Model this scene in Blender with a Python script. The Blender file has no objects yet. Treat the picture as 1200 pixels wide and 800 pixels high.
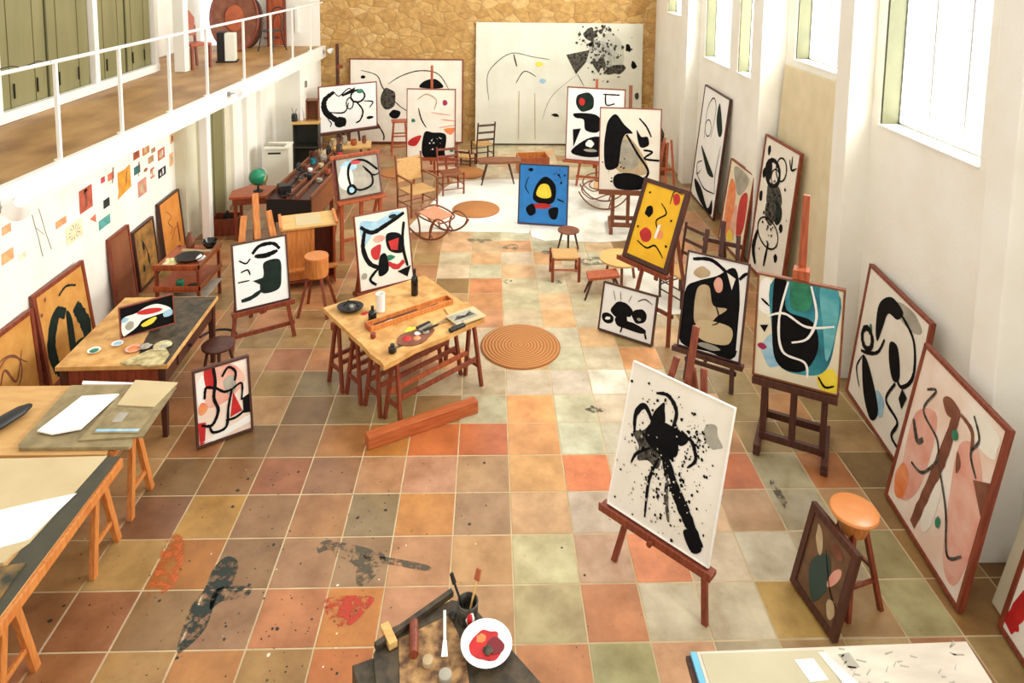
import bpy, bmesh, math, random
from mathutils import Vector, Matrix, Euler
PI = math.pi
sc = bpy.context.scene
COL = sc.collection
V = Vector

# ------------------------------------------------------------------ materials
def lin(c):
    r = []
    for v in c[:3]:
        v = v / 255.0
        r.append(v / 12.92 if v <= 0.04045 else ((v + 0.055) / 1.055) ** 2.4)
    return (r[0], r[1], r[2], 1.0)

MATS = {}
def newmat(name):
    m = bpy.data.materials.new(name); m.use_nodes = True
    nt = m.node_tree
    return m, nt, nt.nodes['Principled BSDF']

def pbr(name, c1, c2=None, rough=0.6, scale=6.0, stretch=(1, 1, 1), bump=0.0, bscale=None, spec=0.5, metal=0.0, detail=4.0, lo=0.35, hi=0.65):
    """noise between two own colours of the material, optional bump"""
    if name in MATS: return MATS[name]
    m, nt, b = newmat(name)
    N = nt.nodes; L = nt.links
    b.inputs['Roughness'].default_value = rough
    b.inputs['Metallic'].default_value = metal
    b.inputs['Specular IOR Level'].default_value = spec
    b.inputs['Base Color'].default_value = lin(c1)
    if c2 is not None or bump:
        tc = N.new('ShaderNodeTexCoord'); mp = N.new('ShaderNodeMapping')
        mp.inputs['Scale'].default_value = stretch
        L.new(tc.outputs['Object'], mp.inputs['Vector'])
        nz = N.new('ShaderNodeTexNoise'); nz.inputs['Scale'].default_value = scale; nz.inputs['Detail'].default_value = detail
        L.new(mp.outputs[0], nz.inputs['Vector'])
        if c2 is not None:
            cr = N.new('ShaderNodeValToRGB')
            cr.color_ramp.elements[0].position = lo; cr.color_ramp.elements[1].position = hi
            cr.color_ramp.elements[0].color = lin(c1); cr.color_ramp.elements[1].color = lin(c2)
            L.new(nz.outputs['Fac'], cr.inputs['Fac']); L.new(cr.outputs['Color'], b.inputs['Base Color'])
        if bump:
            n2 = nz
            if bscale:
                n2 = N.new('ShaderNodeTexNoise'); n2.inputs['Scale'].default_value = bscale
                L.new(mp.outputs[0], n2.inputs['Vector'])
            bp = N.new('ShaderNodeBump'); bp.inputs['Strength'].default_value = bump; bp.inputs['Distance'].default_value = 0.01
            L.new(n2.outputs['Fac'], bp.inputs['Height']); L.new(bp.outputs[0], b.inputs['Normal'])
    MATS[name] = m
    return m

def wood(name, c1, c2, rough=0.45, axis=0, scale=5):
    st = [9, 9, 9]; st[axis] = 1.0
    return pbr(name, c1, c2, rough, scale, tuple(st), bump=0.05, detail=6)

M = {}
M['plaster'] = pbr('plaster_white', (244, 241, 230), (238, 233, 218), 0.8, 2.0, bump=0.15, bscale=30)
M['cream'] = pbr('cream_paint', (222, 216, 190), (212, 205, 176), 0.7, 2.0)
M['olive'] = pbr('olive_paint', (134, 127, 84), (122, 116, 75), 0.6, 3.0, (1, 1, 0.2))
M['olive_dark'] = pbr('olive_shutter', (84, 82, 48), (74, 74, 42), 0.6, 3.0)
M['whitepaint'] = pbr('white_gloss_paint', (240, 236, 226), None, 0.4)
M['mast'] = wood('red_brown_wood', (112, 44, 24), (142, 66, 38), axis=2)
M['redwood'] = wood('orange_red_wood', (150, 66, 32), (182, 92, 50), axis=2)
M['darkwood'] = wood('dark_walnut_wood', (58, 28, 18), (84, 42, 28), axis=2)
M['midwood'] = wood('brown_wood', (112, 60, 32), (140, 82, 46), axis=0)
M['orangewood'] = wood('orange_pine_wood', (190, 110, 48), (214, 138, 70), axis=2)
M['pine'] = wood('pale_pine_board', (206, 158, 88), (226, 182, 112), axis=0)
M['ply'] = pbr('plywood', (198, 150, 88), (210, 166, 104), 0.55, 4, (1, 5, 1), bump=0.03)
M['plyworn'] = pbr('worn_plywood', (186, 132, 66), (222, 174, 104), 0.55, 7, (1, 1, 1), bump=0.1)
M['canvas'] = pbr('primed_canvas', (240, 232, 216), (232, 223, 204), 0.8, 3, bump=0.1, bscale=200)
M['canvascream'] = pbr('cream_canvas', (232, 222, 192), (224, 212, 178), 0.8, 3, bump=0.1, bscale=200)
M['canvaspink'] = pbr('pink_washed_canvas', (240, 228, 212), (230, 198, 174), 0.8, 2.4)
M['canvaswhite'] = pbr('white_canvas', (244, 242, 236), (238, 235, 226), 0.8, 3)
M['backcanvas'] = pbr('grey_white_canvas', (226, 224, 206), (214, 212, 192), 0.8, 1.4)
M['jute'] = pbr('raw_jute_board', (196, 132, 54), (214, 156, 76), 0.8, 5)
M['jute2'] = pbr('mottled_jute_board', (120, 84, 36), (176, 124, 56), 0.8, 7)
M['kblack'] = pbr('black_paint', (5, 5, 6), (14, 13, 14), 0.75, 8, spec=.15)
M['kblack2'] = pbr('thin_black_paint', (24, 22, 20), (100, 94, 82), 0.7, 18, spec=.2)
M['kred'] = pbr('red_paint', (200, 34, 30), (176, 24, 26), 0.5, 8)
M['korange'] = pbr('orange_paint', (226, 116, 54), (234, 152, 100), 0.6, 8)
M['kyellow'] = pbr('yellow_paint', (244, 190, 24), (236, 176, 14), 0.5, 5)
M['klemon'] = pbr('lemon_paint', (244, 220, 70), (236, 206, 50), 0.5, 8)
M['kblue'] = pbr('blue_paint', (30, 116, 190), (38, 130, 204), 0.5, 5)
M['kskyblue'] = pbr('pale_blue_paint', (130, 180, 206), (176, 206, 216), 0.6, 8)
M['kteal'] = pbr('teal_paint', (16, 96, 112), (46, 142, 152), 0.5, 4)
M['kgreen'] = pbr('green_paint', (40, 136, 96), (24, 100, 74), 0.5, 8)
M['kgrey'] = pbr('grey_wash', (176, 168, 150), (150, 144, 128), 0.7, 6)
M['ktan'] = pbr('tan_wash', (178, 150, 110), (196, 174, 136), 0.7, 6)
M['kpink'] = pbr('pink_wash', (222, 150, 128), (230, 182, 160), 0.7, 5)
M['kbrown'] = pbr('brown_wash', (110, 58, 36), (134, 82, 56), 0.7, 6)
M['kwhite'] = pbr('white_paint', (242, 238, 228), None, 0.6)
M['kdarkgreen'] = pbr('dark_green_paint', (16, 30, 24), (26, 42, 34), 0.7, 8, spec=.2)
M['kpurple'] = pbr('magenta_paint', (160, 30, 80), None, 0.5)
M['paper'] = pbr('white_paper', (246, 240, 232), None, 0.85)
M['creampaper'] = pbr('cream_paper', (204, 184, 142), (196, 174, 130), 0.85, 3)
M['kraft'] = pbr('kraft_card', (196, 160, 104), (184, 146, 92), 0.8, 4)
M['greycard'] = pbr('stained_grey_card', (128, 112, 78), (156, 138, 98), 0.8, 9)
M['mat'] = pbr('dark_green_mat', (58, 56, 42), (72, 66, 48), 0.6, 6)
M['rush'] = pbr('woven_rush', (188, 142, 82), (206, 164, 104), 0.8, 40, (1, 6, 1), bump=0.5)
M['metal'] = pbr('brushed_metal', (170, 168, 160), None, 0.3, metal=1.0)
M['iron'] = pbr('black_iron', (24, 22, 22), None, 0.45)
M['bottle'] = pbr('dark_bottle_glass', (16, 18, 14), None, 0.12)
M['clay'] = pbr('clay_pot', (176, 90, 50), (156, 76, 42), 0.7, 8)
M['ceramic'] = pbr('white_ceramic', (244, 240, 236), None, 0.18)
M['globegreen'] = pbr('globe_sea_green', (18, 130, 92), (190, 180, 110), 0.3, 5, lo=0.52, hi=0.56)
M['cloth'] = pbr('white_drop_cloth', (224, 220, 204), (238, 234, 220), 0.9, 1.6, bump=0.2, bscale=8)
M['skyblueedge'] = pbr('blue_edge_tape', (110, 180, 206), None, 0.6)
M['cabinetwhite'] = pbr('white_cabinet_paint', (232, 230, 212), None, 0.5)
M['drawingcard'] = pbr('pale_drawing_board', (224, 208, 188), (200, 188, 170), 0.7, 3, (1, 3, 1))
M['darkpaint'] = pbr('dark_landscape_oil', (84, 58, 38), (116, 82, 54), 0.35, 7)
M['dkteal'] = pbr('dark_teal_oil', (30, 62, 58), None, 0.35)
M['palettemess'] = pbr('crusted_palette', (92, 60, 34), (188, 144, 88), 0.6, 16, bump=0.6)
M['darkmess'] = pbr('dark_crusted_table', (46, 38, 28), (84, 70, 48), 0.6, 14, bump=0.5)
M['windowwhite'] = pbr('window_frame_paint', (188, 190, 184), None, 0.4)

def rope_mat():
    m, nt, b = newmat('coiled_rope')
    N, L = nt.nodes, nt.links
    tc = N.new('ShaderNodeTexCoord')
    w = N.new('ShaderNodeTexWave'); w.wave_type = 'RINGS'; w.rings_direction = 'Z'; w.inputs['Scale'].default_value = 8; w.inputs['Distortion'].default_value = 0.6
    L.new(tc.outputs['Object'], w.inputs['Vector'])
    cr = N.new('ShaderNodeValToRGB'); cr.color_ramp.elements[0].color = lin((164, 98, 44)); cr.color_ramp.elements[1].color = lin((200, 138, 76))
    L.new(w.outputs['Fac'], cr.inputs['Fac']); L.new(cr.outputs[0], b.inputs['Base Color'])
    bp = N.new('ShaderNodeBump'); bp.inputs['Strength'].default_value = 0.6; bp.inputs['Distance'].default_value = 0.01
    L.new(w.outputs['Fac'], bp.inputs['Height']); L.new(bp.outputs[0], b.inputs['Normal'])
    b.inputs['Roughness'].default_value = 0.8
    return m
M['rope'] = rope_mat()
def ragged(name, col, cut):
    """a worn paint stain whose edges and holes come from noise"""
    m, nt, b = newmat(name); N, L = nt.nodes, nt.links
    tc = N.new('ShaderNodeTexCoord'); n = N.new('ShaderNodeTexNoise'); n.inputs['Scale'].default_value = 9; n.inputs['Detail'].default_value = 8; n.inputs['Roughness'].default_value = .7
    L.new(tc.outputs['Object'], n.inputs['Vector'])
    r = N.new('ShaderNodeValToRGB'); e = r.color_ramp.elements; e[0].position = cut - .05; e[0].color = (0, 0, 0, 1); e[1].position = cut + .06; e[1].color = (.9, .9, .9, 1)
    L.new(n.outputs['Fac'], r.inputs['Fac']); L.new(r.outputs['Color'], b.inputs['Alpha'])
    b.inputs['Base Color'].default_value = lin(col); b.inputs['Roughness'].default_value = .5
    return m

def stone_mat():
    m, nt, b = newmat('rough_ochre_stone')
    N, L = nt.nodes, nt.links
    tc = N.new('ShaderNodeTexCoord'); mp = N.new('ShaderNodeMapping'); mp.inputs['Scale'].default_value = (1, 1, 1.5)
    L.new(tc.outputs['Object'], mp.inputs['Vector'])
    nz = N.new('ShaderNodeTexNoise'); nz.inputs['Scale'].default_value = 2.5
    L.new(mp.outputs[0], nz.inputs['Vector'])
    mx = N.new('ShaderNodeMixRGB'); mx.inputs['Fac'].default_value = 0.12
    L.new(mp.outputs[0], mx.inputs[1]); L.new(nz.outputs['Color'], mx.inputs[2])
    v1 = N.new('ShaderNodeTexVoronoi'); v1.feature = 'DISTANCE_TO_EDGE'; v1.inputs['Scale'].default_value = 3.4
    v2 = N.new('ShaderNodeTexVoronoi'); v2.inputs['Scale'].default_value = 3.4
    L.new(mx.outputs[0], v1.inputs['Vector']); L.new(mx.outputs[0], v2.inputs['Vector'])
    c2 = N.new('ShaderNodeValToRGB')
    e = c2.color_ramp.elements; e[0].position = 0.1; e[0].color = lin((176, 134, 76)); e[1].position = 0.9; e[1].color = lin((204, 168, 110))
    c2.color_ramp.elements.new(0.5).color = lin((190, 150, 88))
    L.new(v2.outputs['Color'], c2.inputs['Fac'])
    n3 = N.new('ShaderNodeTexNoise'); n3.inputs['Scale'].default_value = 9; n3.inputs['Detail'].default_value = 5
    L.new(tc.outputs['Object'], n3.inputs['Vector'])
    m1 = N.new('ShaderNodeMixRGB'); m1.blend_type = 'OVERLAY'; m1.inputs[0].default_value = 0.55
    L.new(c2.outputs[0], m1.inputs[1]); L.new(n3.outputs['Fac'], m1.inputs[2])
    gr = N.new('ShaderNodeValToRGB'); g = gr.color_ramp.elements; g[0].position = 0.0; g[0].color = (1, 1, 1, 1); g[1].position = 0.05; g[1].color = (0, 0, 0, 1)
    L.new(v1.outputs['Distance'], gr.inputs['Fac'])
    m2 = N.new('ShaderNodeMixRGB'); m2.inputs[2].default_value = lin((172, 132, 78))
    L.new(gr.outputs[0], m2.inputs[0]); L.new(m1.outputs[0], m2.inputs[1])
    L.new(m2.outputs[0], b.inputs['Base Color'])
    mr = N.new('ShaderNodeMapRange'); mr.inputs['From Max'].default_value = 0.12
    L.new(v1.outputs['Distance'], mr.inputs['Value'])
    bp = N.new('ShaderNodeBump'); bp.inputs['Strength'].default_value = 0.4; bp.inputs['Distance'].default_value = 0.03
    L.new(mr.outputs[0], bp.inputs['Height']); L.new(bp.outputs[0], b.inputs['Normal'])
    b.inputs['Roughness'].default_value = 0.9
    return m
M['stone'] = stone_mat()

def tile_mat():
    m, nt, b = newmat('terracotta_tiles')
    N, L = nt.nodes, nt.links
    at = N.new('ShaderNodeVertexColor'); at.layer_name = 'tile'
    tc = N.new('ShaderNodeTexCoord')
    n1 = N.new('ShaderNodeTexNoise'); n1.inputs['Scale'].default_value = 3.2; n1.inputs['Detail'].default_value = 6; n1.inputs['Roughness'].default_value = 0.6
    L.new(tc.outputs['Object'], n1.inputs['Vector'])
    cr = N.new('ShaderNodeValToRGB'); cr.color_ramp.elements[0].position = 0.32; cr.color_ramp.elements[0].color = lin((196, 182, 162))
    cr.color_ramp.elements[1].position = 0.68; cr.color_ramp.elements[1].color = lin((255, 252, 246))
    L.new(n1.outputs['Fac'], cr.inputs['Fac'])
    m1 = N.new('ShaderNodeMixRGB'); m1.blend_type = 'MULTIPLY'; m1.inputs[0].default_value = 0.9
    L.new(at.outputs['Color'], m1.inputs[1]); L.new(cr.outputs[0], m1.inputs[2])
    # brown soot specks of old paint
    n2 = N.new('ShaderNodeTexNoise'); n2.inputs['Scale'].default_value = 24; n2.inputs['Detail'].default_value = 3
    L.new(tc.outputs['Object'], n2.inputs['Vector'])
    c2 = N.new('ShaderNodeValToRGB'); c2.color_ramp.elements[0].position = 0.70; c2.color_ramp.elements[0].color = (0, 0, 0, 1); c2.color_ramp.elements[1].position = 0.76; c2.color_ramp.elements[1].color = (0.7, 0.7, 0.7, 1)
    L.new(n2.outputs['Fac'], c2.inputs['Fac'])
    m2 = N.new('ShaderNodeMixRGB'); m2.inputs[2].default_value = lin((84, 66, 48))
    L.new(c2.outputs[0], m2.inputs[0]); L.new(m1.outputs[0], m2.inputs[1])
    L.new(m2.outputs[0], b.inputs['Base Color'])
    b.inputs['Roughness'].default_value = 0.33
    b.inputs['Specular IOR Level'].default_value = 0.5
    bp = N.new('ShaderNodeBump'); bp.inputs['Strength'].default_value = 0.15; bp.inputs['Distance'].default_value = 0.01
    L.new(n1.outputs['Fac'], bp.inputs['Height']); L.new(bp.outputs[0], b.inputs['Normal'])
    return m
M['tile'] = tile_mat()
M['grout'] = pbr('pale_grout', (206, 184, 144), (182, 158, 116), 0.8, 3)

def mezz_mat():
    m, nt, b = newmat('worn_ochre_floor')
    N, L = nt.nodes, nt.links
    tc = N.new('ShaderNodeTexCoord'); mp = N.new('ShaderNodeMapping'); mp.inputs['Scale'].default_value = (1.0, 0.5, 1)
    L.new(tc.outputs['Object'], mp.inputs['Vector'])
    n1 = N.new('ShaderNodeTexNoise'); n1.inputs['Scale'].default_value = 2.2; n1.inputs['Detail'].default_value = 8
    L.new(mp.outputs[0], n1.inputs['Vector'])
    cr = N.new('ShaderNodeValToRGB'); cr.color_ramp.elements[0].position = 0.3; cr.color_ramp.elements[0].color = lin((136, 94, 48)); cr.color_ramp.elements[1].position = 0.7; cr.color_ramp.elements[1].color = lin((192, 148, 88))
    L.new(n1.outputs['Fac'], cr.inputs['Fac'])
    L.new(cr.outputs[0], b.inputs['Base Color']); b.inputs['Roughness'].default_value = 0.5
    return m
M['mezz'] = mezz_mat()

# ------------------------------------------------------------------ mesh builder
def basis(d):
    d = d.normalized()
    a = V((0, 0, 1)) if abs(d.z) < 0.95 else V((0, 1, 0))
    s = d.cross(a).normalized(); t = s.cross(d).normalized()
    return s, t

class MB:
    def __init__(s): s.v = []; s.f = []; s.m = []; s.mats = []; s.sm = []
    def mi(s, m):
        if isinstance(m, str): m = M[m]
        if m not in s.mats: s.mats.append(m)
        return s.mats.index(m)
    def add(s, vs, fs, m, smooth=False):
        o = len(s.v); k = s.mi(m)
        s.v += [tuple(v) for v in vs]
        for f in fs: s.f.append([i + o for i in f]); s.m.append(k); s.sm.append(smooth)
    def box(s, c, size, m, rot=(0, 0, 0)):
        R = Euler(rot).to_matrix(); c = V(c); h = V(size) / 2
        vs = [c + R @ V((x * h.x, y * h.y, z * h.z)) for x in (-1, 1) for y in (-1, 1) for z in (-1, 1)]
        s.add(vs, [(0, 1, 3, 2), (4, 6, 7, 5), (0, 4, 5, 1), (2, 3, 7, 6), (0, 2, 6, 4), (1, 5, 7, 3)], m)
        return s
    def bar(s, p, q, w, d, m, up=None, w2=None, d2=None):
        p = V(p); q = V(q); a, b = basis(q - p)
        if up is not None:
            b = V(up); b = (b - (q - p).normalized() * b.dot((q - p).normalized())).normalized(); a = (q - p).normalized().cross(b)
        w2 = w if w2 is None else w2; d2 = d if d2 is None else d2
        vs = [p + a * w / 2 * x + b * d / 2 * y for x, y in ((-1, -1), (1, -1), (1, 1), (-1, 1))] + [q + a * w2 / 2 * x + b * d2 / 2 * y for x, y in ((-1, -1), (1, -1), (1, 1), (-1, 1))]
        s.add(vs, [(3, 2, 1, 0), (4, 5, 6, 7), (0, 1, 5, 4), (1, 2, 6, 5), (2, 3, 7, 6), (3, 0, 4, 7)], m)
        return s
    def cyl(s, p, q, r, m, r2=None, n=14):
        p = V(p); q = V(q); r2 = r if r2 is None else r2; a, b = basis(q - p)
        vs = []
        for c, rr in ((p, r), (q, r2)):
            for i in range(n): t = 2 * PI * i / n; vs.append(c + a * rr * math.cos(t) + b * rr * math.sin(t))
        s.add(vs, [(i, i + n, (i + 1) % n + n, (i + 1) % n) for i in range(n)], m, True)
        s.add(vs[:n], [tuple(range(n))], m); s.add(vs[n:], [tuple(range(n - 1, -1, -1))], m)
        return s
    def lathe(s, prof, m, c=(0, 0, 0), n=24, sx=1, sy=1, rot=(0, 0, 0)):
        R = Euler(rot).to_matrix(); c = V(c); vs = []
        for r, z in prof:
            for i in range(n): t = 2 * PI * i / n; vs.append(c + R @ V((r * sx * math.cos(t), r * sy * math.sin(t), z)))
        fs = []
        for k in range(len(prof) - 1):
            for i in range(n): j = (i + 1) % n; fs.append((k * n + i, k * n + j, (k + 1) * n + j, (k + 1) * n + i))
        s.add(vs, fs, m, True)
        if prof[0][0] > 1e-4: s.add(vs[:n], [tuple(range(n - 1, -1, -1))], m)
        if prof[-1][0] > 1e-4: s.add(vs[-n:], [tuple(range(n))], m)
        return s
    def tube(s, pts, r, m, n=8, closed=False, r2=None):
        pts = [V(p) for p in pts]; N_ = len(pts); vs = []; prev = None
        for i, p in enumerate(pts):
            if closed: d = pts[(i + 1) % N_] - pts[i - 1]
            else: d = pts[min(i + 1, N_ - 1)] - pts[max(i - 1, 0)]
            d.normalize()
            if prev is None: a, b = basis(d)
            else:
                a = (prev - d * prev.dot(d)).normalized(); b = a.cross(d)
            prev = a
            rr = r if r2 is None else r + (r2 - r) * i / (N_ - 1)
            for k in range(n): t = 2 * PI * k / n; vs.append(p + a * rr * math.cos(t) + b * rr * math.sin(t))
        fs = []
        for i in range(N_ if closed else N_ - 1):
            for k in range(n):
                k2 = (k + 1) % n; i2 = (i + 1) % N_
                fs.append((i * n + k, i * n + k2, i2 * n + k2, i2 * n + k))
        s.add(vs, fs, m, True)
        if not closed: s.add(vs[:n], [tuple(range(n - 1, -1, -1))], m); s.add(vs[-n:], [tuple(range(n))], m)
        return s
    def prism(s, poly, z0, z1, m, Mx=None):
        Mx = Mx or Matrix.Identity(4); n = len(poly)
        A = sum(poly[i][0] * poly[(i + 1) % n][1] - poly[(i + 1) % n][0] * poly[i][1] for i in range(n))
        if A < 0: poly = poly[::-1]
        vs = [Mx @ V((x, y, z0)) for x, y in poly] + [Mx @ V((x, y, z1)) for x, y in poly]
        s.add(vs, [tuple(range(n - 1, -1, -1)), tuple(range(n, 2 * n))] + [(i, (i + 1) % n, (i + 1) % n + n, i + n) for i in range(n)], m)
        return s
    def build(s, name, parent=None, bevel=0.0, loc=None, rot=None):
        me = bpy.data.meshes.new(name); me.from_pydata(s.v, [], s.f)
        for m in s.mats: me.materials.append(m)
        me.polygons.foreach_set('material_index', s.m); me.polygons.foreach_set('use_smooth', s.sm)
        me.update()
        if any(s.sm): me.set_sharp_from_angle(angle=math.radians(45))
        o = bpy.data.objects.new(name, me); COL.objects.link(o)
        if parent: o.parent = parent
        if loc is not None: o.location = loc
        if rot is not None: o.rotation_euler = rot
        if bevel:
            b = o.modifiers.new('bevel', 'BEVEL'); b.width = bevel; b.segments = 2; b.limit_method = 'ANGLE'; b.angle_limit = math.radians(50)
        return o

def tag(o, label, cat, group=None):
    o['label'] = label; o['category'] = cat
    if group: o['group'] = group
    return o
def thing(name, label, cat, loc=(0, 0, 0), rz=0, group=None):
    o = bpy.data.objects.new(name, None); o.empty_display_size = 0.1; COL.objects.link(o)
    o.location = loc; o.rotation_euler = (0, 0, rz)
    return tag(o, label, cat, group)
def structure(o): o['kind'] = 'structure'; return o

def crom(pts, k=8, closed=False):
    """smooth curve through points"""
    P = [V(p) for p in pts]; n = len(P); out = []
    for i in range(n if closed else n - 1):
        if closed: a, b, c, d = P[i - 1], P[i], P[(i + 1) % n], P[(i + 2) % n]
        else: a, b, c, d = P[max(i - 1, 0)], P[i], P[i + 1], P[min(i + 2, n - 1)]
        for j in range(k):
            t = j / k
            out.append(0.5 * ((2 * b) + (c - a) * t + (2 * a - 5 * b + 4 * c - d) * t * t + (3 * b - a - 3 * c + d) * t ** 3))
    if not closed: out.append(P[-1])
    return out

# ------------------------------------------------------------------ ROOM
SX = 4  # noqa
rng = random.Random(7)
T = 0.45
def build_floor():
    off = {-2: -.045, 1: .045, -1: -.02, 7: -.05, 2: .02}
    xs = {i: i * T + off.get(i, 0) for i in range(-16, 13)}
    mb = MB()
    base = MB()
    mb.add([(-6.7, -7, 0), (5.2, -7, 0), (5.2, 11.7, 0), (-6.7, 11.7, 0)], [(0, 1, 2, 3)], 'grout')
    spec = {  # tiles that stand out (i = column, j = row)
        (-5, 0): (150, 84, 60), (-4, 0): (146, 108, 78), (-3, 0): (176, 134, 100), (-2, 0): (186, 140, 112), (-1, 0): (180, 138, 98), (0, 0): (206, 152, 92), (1, 0): (220, 112, 74), (2, 0): (206, 178, 142), (4, 0): (190, 92, 62), (5, 0): (168, 150, 98), (6, 0): (172, 92, 52), (7, 0): (124, 94, 54), (3, 0): (206, 176, 148), (-6, 0): (140, 104, 66), (-7, 0): (132, 106, 72),
        (-7, -1): (128, 92, 66), (-6, -1): (176, 136, 62), (-5, -1): (144, 110, 76), (-4, -1): (160, 116, 74), (-3, -1): (146, 124, 78), (-2, -1): (196, 136, 72), (-1, -1): (170, 132, 98), (0, -1): (192, 148, 106), (1, -1): (192, 164, 138), (2, -1): (206, 176, 144), (3, -1): (204, 166, 132), (4, -1): (176, 138, 106), (5, -1): (168, 150, 112), (6, -1): (170, 130, 88), (7, -1): (132, 98, 56), (8, -1): (126, 92, 54),
        (-8, -2): (168, 134, 86), (-7, -2): (172, 142, 88), (-6, -2): (168, 98, 44), (-5, -2): (136, 106, 72), (-4, -2): (160, 122, 88), (-3, -2): (148, 120, 88), (-2, -2): (182, 134, 96), (-1, -2): (196, 148, 98), (0, -2): (196, 180, 116), (1, -2): (184, 146, 120), (2, -2): (218, 120, 84), (3, -2): (206, 176, 140), (4, -2): (198, 182, 152), (5, -2): (180, 158, 122), (6, -2): (156, 138, 74), (7, -2): (146, 108, 58), (8, -2): (132, 92, 50),
        (-8, -3): (150, 110, 76), (-7, -3): (152, 104, 72), (-6, -3): (140, 110, 70), (-5, -3): (150, 116, 84), (-4, -3): (182, 118, 74), (-3, -3): (196, 118, 58), (-2, -3): (184, 132, 98), (-1, -3): (190, 142, 98), (0, -3): (190, 164, 98), (1, -3): (190, 112, 82), (2, -3): (196, 176, 138), (3, -3): (196, 174, 136), (4, -3): (176, 140, 72), (5, -3): (156, 120, 74), (6, -3): (170, 156, 86), (7, -3): (144, 104, 56), (8, -3): (132, 92, 48),
        (-7, -4): (160, 112, 74), (-6, -4): (168, 132, 76), (-5, -4): (178, 112, 64), (-4, -4): (162, 126, 70), (-3, -4): (190, 104, 56), (-2, -4): (176, 134, 90), (0, -4): (196, 128, 82), (1, -4): (176, 166, 96), (2, -4): (202, 152, 116), (3, -4): (182, 156, 112), (5, -4): (178, 148, 98),
        (-6, 1): (126, 100, 62), (-5, 1): (140, 106, 66), (-4, 1): (166, 116, 66), (-3, 1): (180, 112, 58), (-2, 1): (194, 98, 60), (-1, 1): (200, 96, 62), (0, 1): (208, 144, 86), (1, 1): (194, 192, 154), (2, 1): (196, 184, 152), (3, 1): (200, 180, 150), (4, 1): (178, 124, 86), (5, 1): (150, 120, 72), (6, 1): (146, 110, 62),
        (-5, 2): (128, 102, 62), (-4, 2): (152, 128, 72), (-3, 2): (160, 138, 66), (-2, 2): (158, 128, 84), (0, 2): (222, 150, 86), (-1, 2): (190, 176, 130), (1, 2): (196, 192, 146), (2, 2): (212, 184, 146), (3, 2): (210, 192, 164),
        (-5, 3): (146, 126, 66), (-4, 3): (136, 106, 70), (-1, 3): (196, 166, 116), (0, 3): (200, 172, 138), (1, 3): (202, 178, 152), (2, 3): (220, 212, 190), (3, 3): (214, 180, 134),
        (0, 4): (204, 160, 110), (2, 5): (214, 170, 120), (-1, 6): (206, 140, 98), (0, 7): (190, 176, 126), (-1, 8): (208, 120, 82), (-1, 7): (204, 128, 86), (0, 9): (210, 166, 122), (3, 4): (216, 150, 98), (1, 6): (216, 166, 116), (0, 11): (206, 150, 104),
    }
    pal = [(160, 124, 82), (172, 134, 92), (150, 124, 76), (168, 118, 76), (182, 146, 100), (144, 116, 70), (186, 130, 84), (166, 138, 90), (176, 122, 88)]
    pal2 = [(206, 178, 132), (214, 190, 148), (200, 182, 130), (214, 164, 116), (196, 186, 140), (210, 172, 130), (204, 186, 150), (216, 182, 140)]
    cols = []
    g = 0.0055
    for i in range(-15, 12):
        for j in range(-14, 26):
            c = spec.get((i, j))
            if c is None:
                w = max(0, 1 - abs(i - 1) / 4.5) if j > -1 else 0  # paler tiles towards the centre: the floor's brighter light put into colour
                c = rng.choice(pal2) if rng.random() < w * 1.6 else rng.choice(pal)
                d = rng.uniform(-8, 8); c = tuple(v + d for v in c)
            av = sum(c) / 3; c = (c[0], c[1] + 10, c[2]) if c[1] < c[0] * .64 else c; k_ = .56 if c[1] > c[0] * .84 else .86; c = tuple(min(250, (av + (v - av) * k_) * (1.06 if i < 0 else 1.12)) for v in c)  # left tiles kept darker: the dimmer light there is in their colour
            x0, x1, y0, y1 = xs[i] + g, xs[i + 1] - g, j * T + g, (j + 1) * T - g
            if y1 > 11.6: continue
            b = 0.004; z = 0.0; h = 0.0035
            vs = [(x0, y0, z), (x1, y0, z), (x1, y1, z), (x0, y1, z), (x0 + b, y0 + b, h), (x1 - b, y0 + b, h), (x1 - b, y1 - b, h), (x0 + b, y1 - b, h)]
            mb.add(vs, [(4, 5, 6, 7), (0, 1, 5, 4), (1, 2, 6, 5), (2, 3, 7, 6), (3, 0, 4, 7)], 'tile')
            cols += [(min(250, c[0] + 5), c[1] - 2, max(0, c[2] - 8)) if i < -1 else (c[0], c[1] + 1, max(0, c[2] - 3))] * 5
    # old paint stains
    def stain(m, pts, z=0.0045):
        cx = sum(p[0] for p in pts) / len(pts); cy = sum(p[1] for p in pts) / len(pts)
        c = crom([(cx + (x - cx) * 1.3, cy + (y - cy) * 1.25, z) for x, y in pts], 5, True)
        mb.add(c, [tuple(range(len(c)))], m)
    o = None
    mtl = ragged('dark_green_stain', (30, 44, 36), .47)
    stain(mtl, [(-2.19, -0.69), (-2.11, -0.74), (-2.10, -0.88), (-2.15, -0.96), (-2.14, -1.15), (-2.20, -1.27), (-2.24, -1.27), (-2.27, -1.04), (-2.24, -0.92), (-2.24, -0.77)])
    stain(mtl, [(-2.14, -0.91), (-1.96, -0.90), (-1.96, -0.97), (-2.08, -0.99), (-2.13, -1.04)])
    st2 = ragged('grey_stain', (84, 76, 58), .50)
    stain(st2, [(-1.34, -0.54), (-1.06, -0.62), (-1.03, -0.71), (-1.10, -0.84), (-1.16, -0.84), (-1.20, -0.71), (-1.34, -0.62)])
    stain(st2, [(-1.06, -0.64), (-0.80, -0.69), (-0.68, -0.73), (-0.70, -0.76), (-0.88, -0.72), (-1.05, -0.68)])
    stain(ragged('orange_stain', (196, 96, 36), .50), [(-2.72, -0.45), (-2.59, -0.52), (-2.52, -0.82), (-2.64, -0.89), (-2.68, -0.67)])
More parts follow.
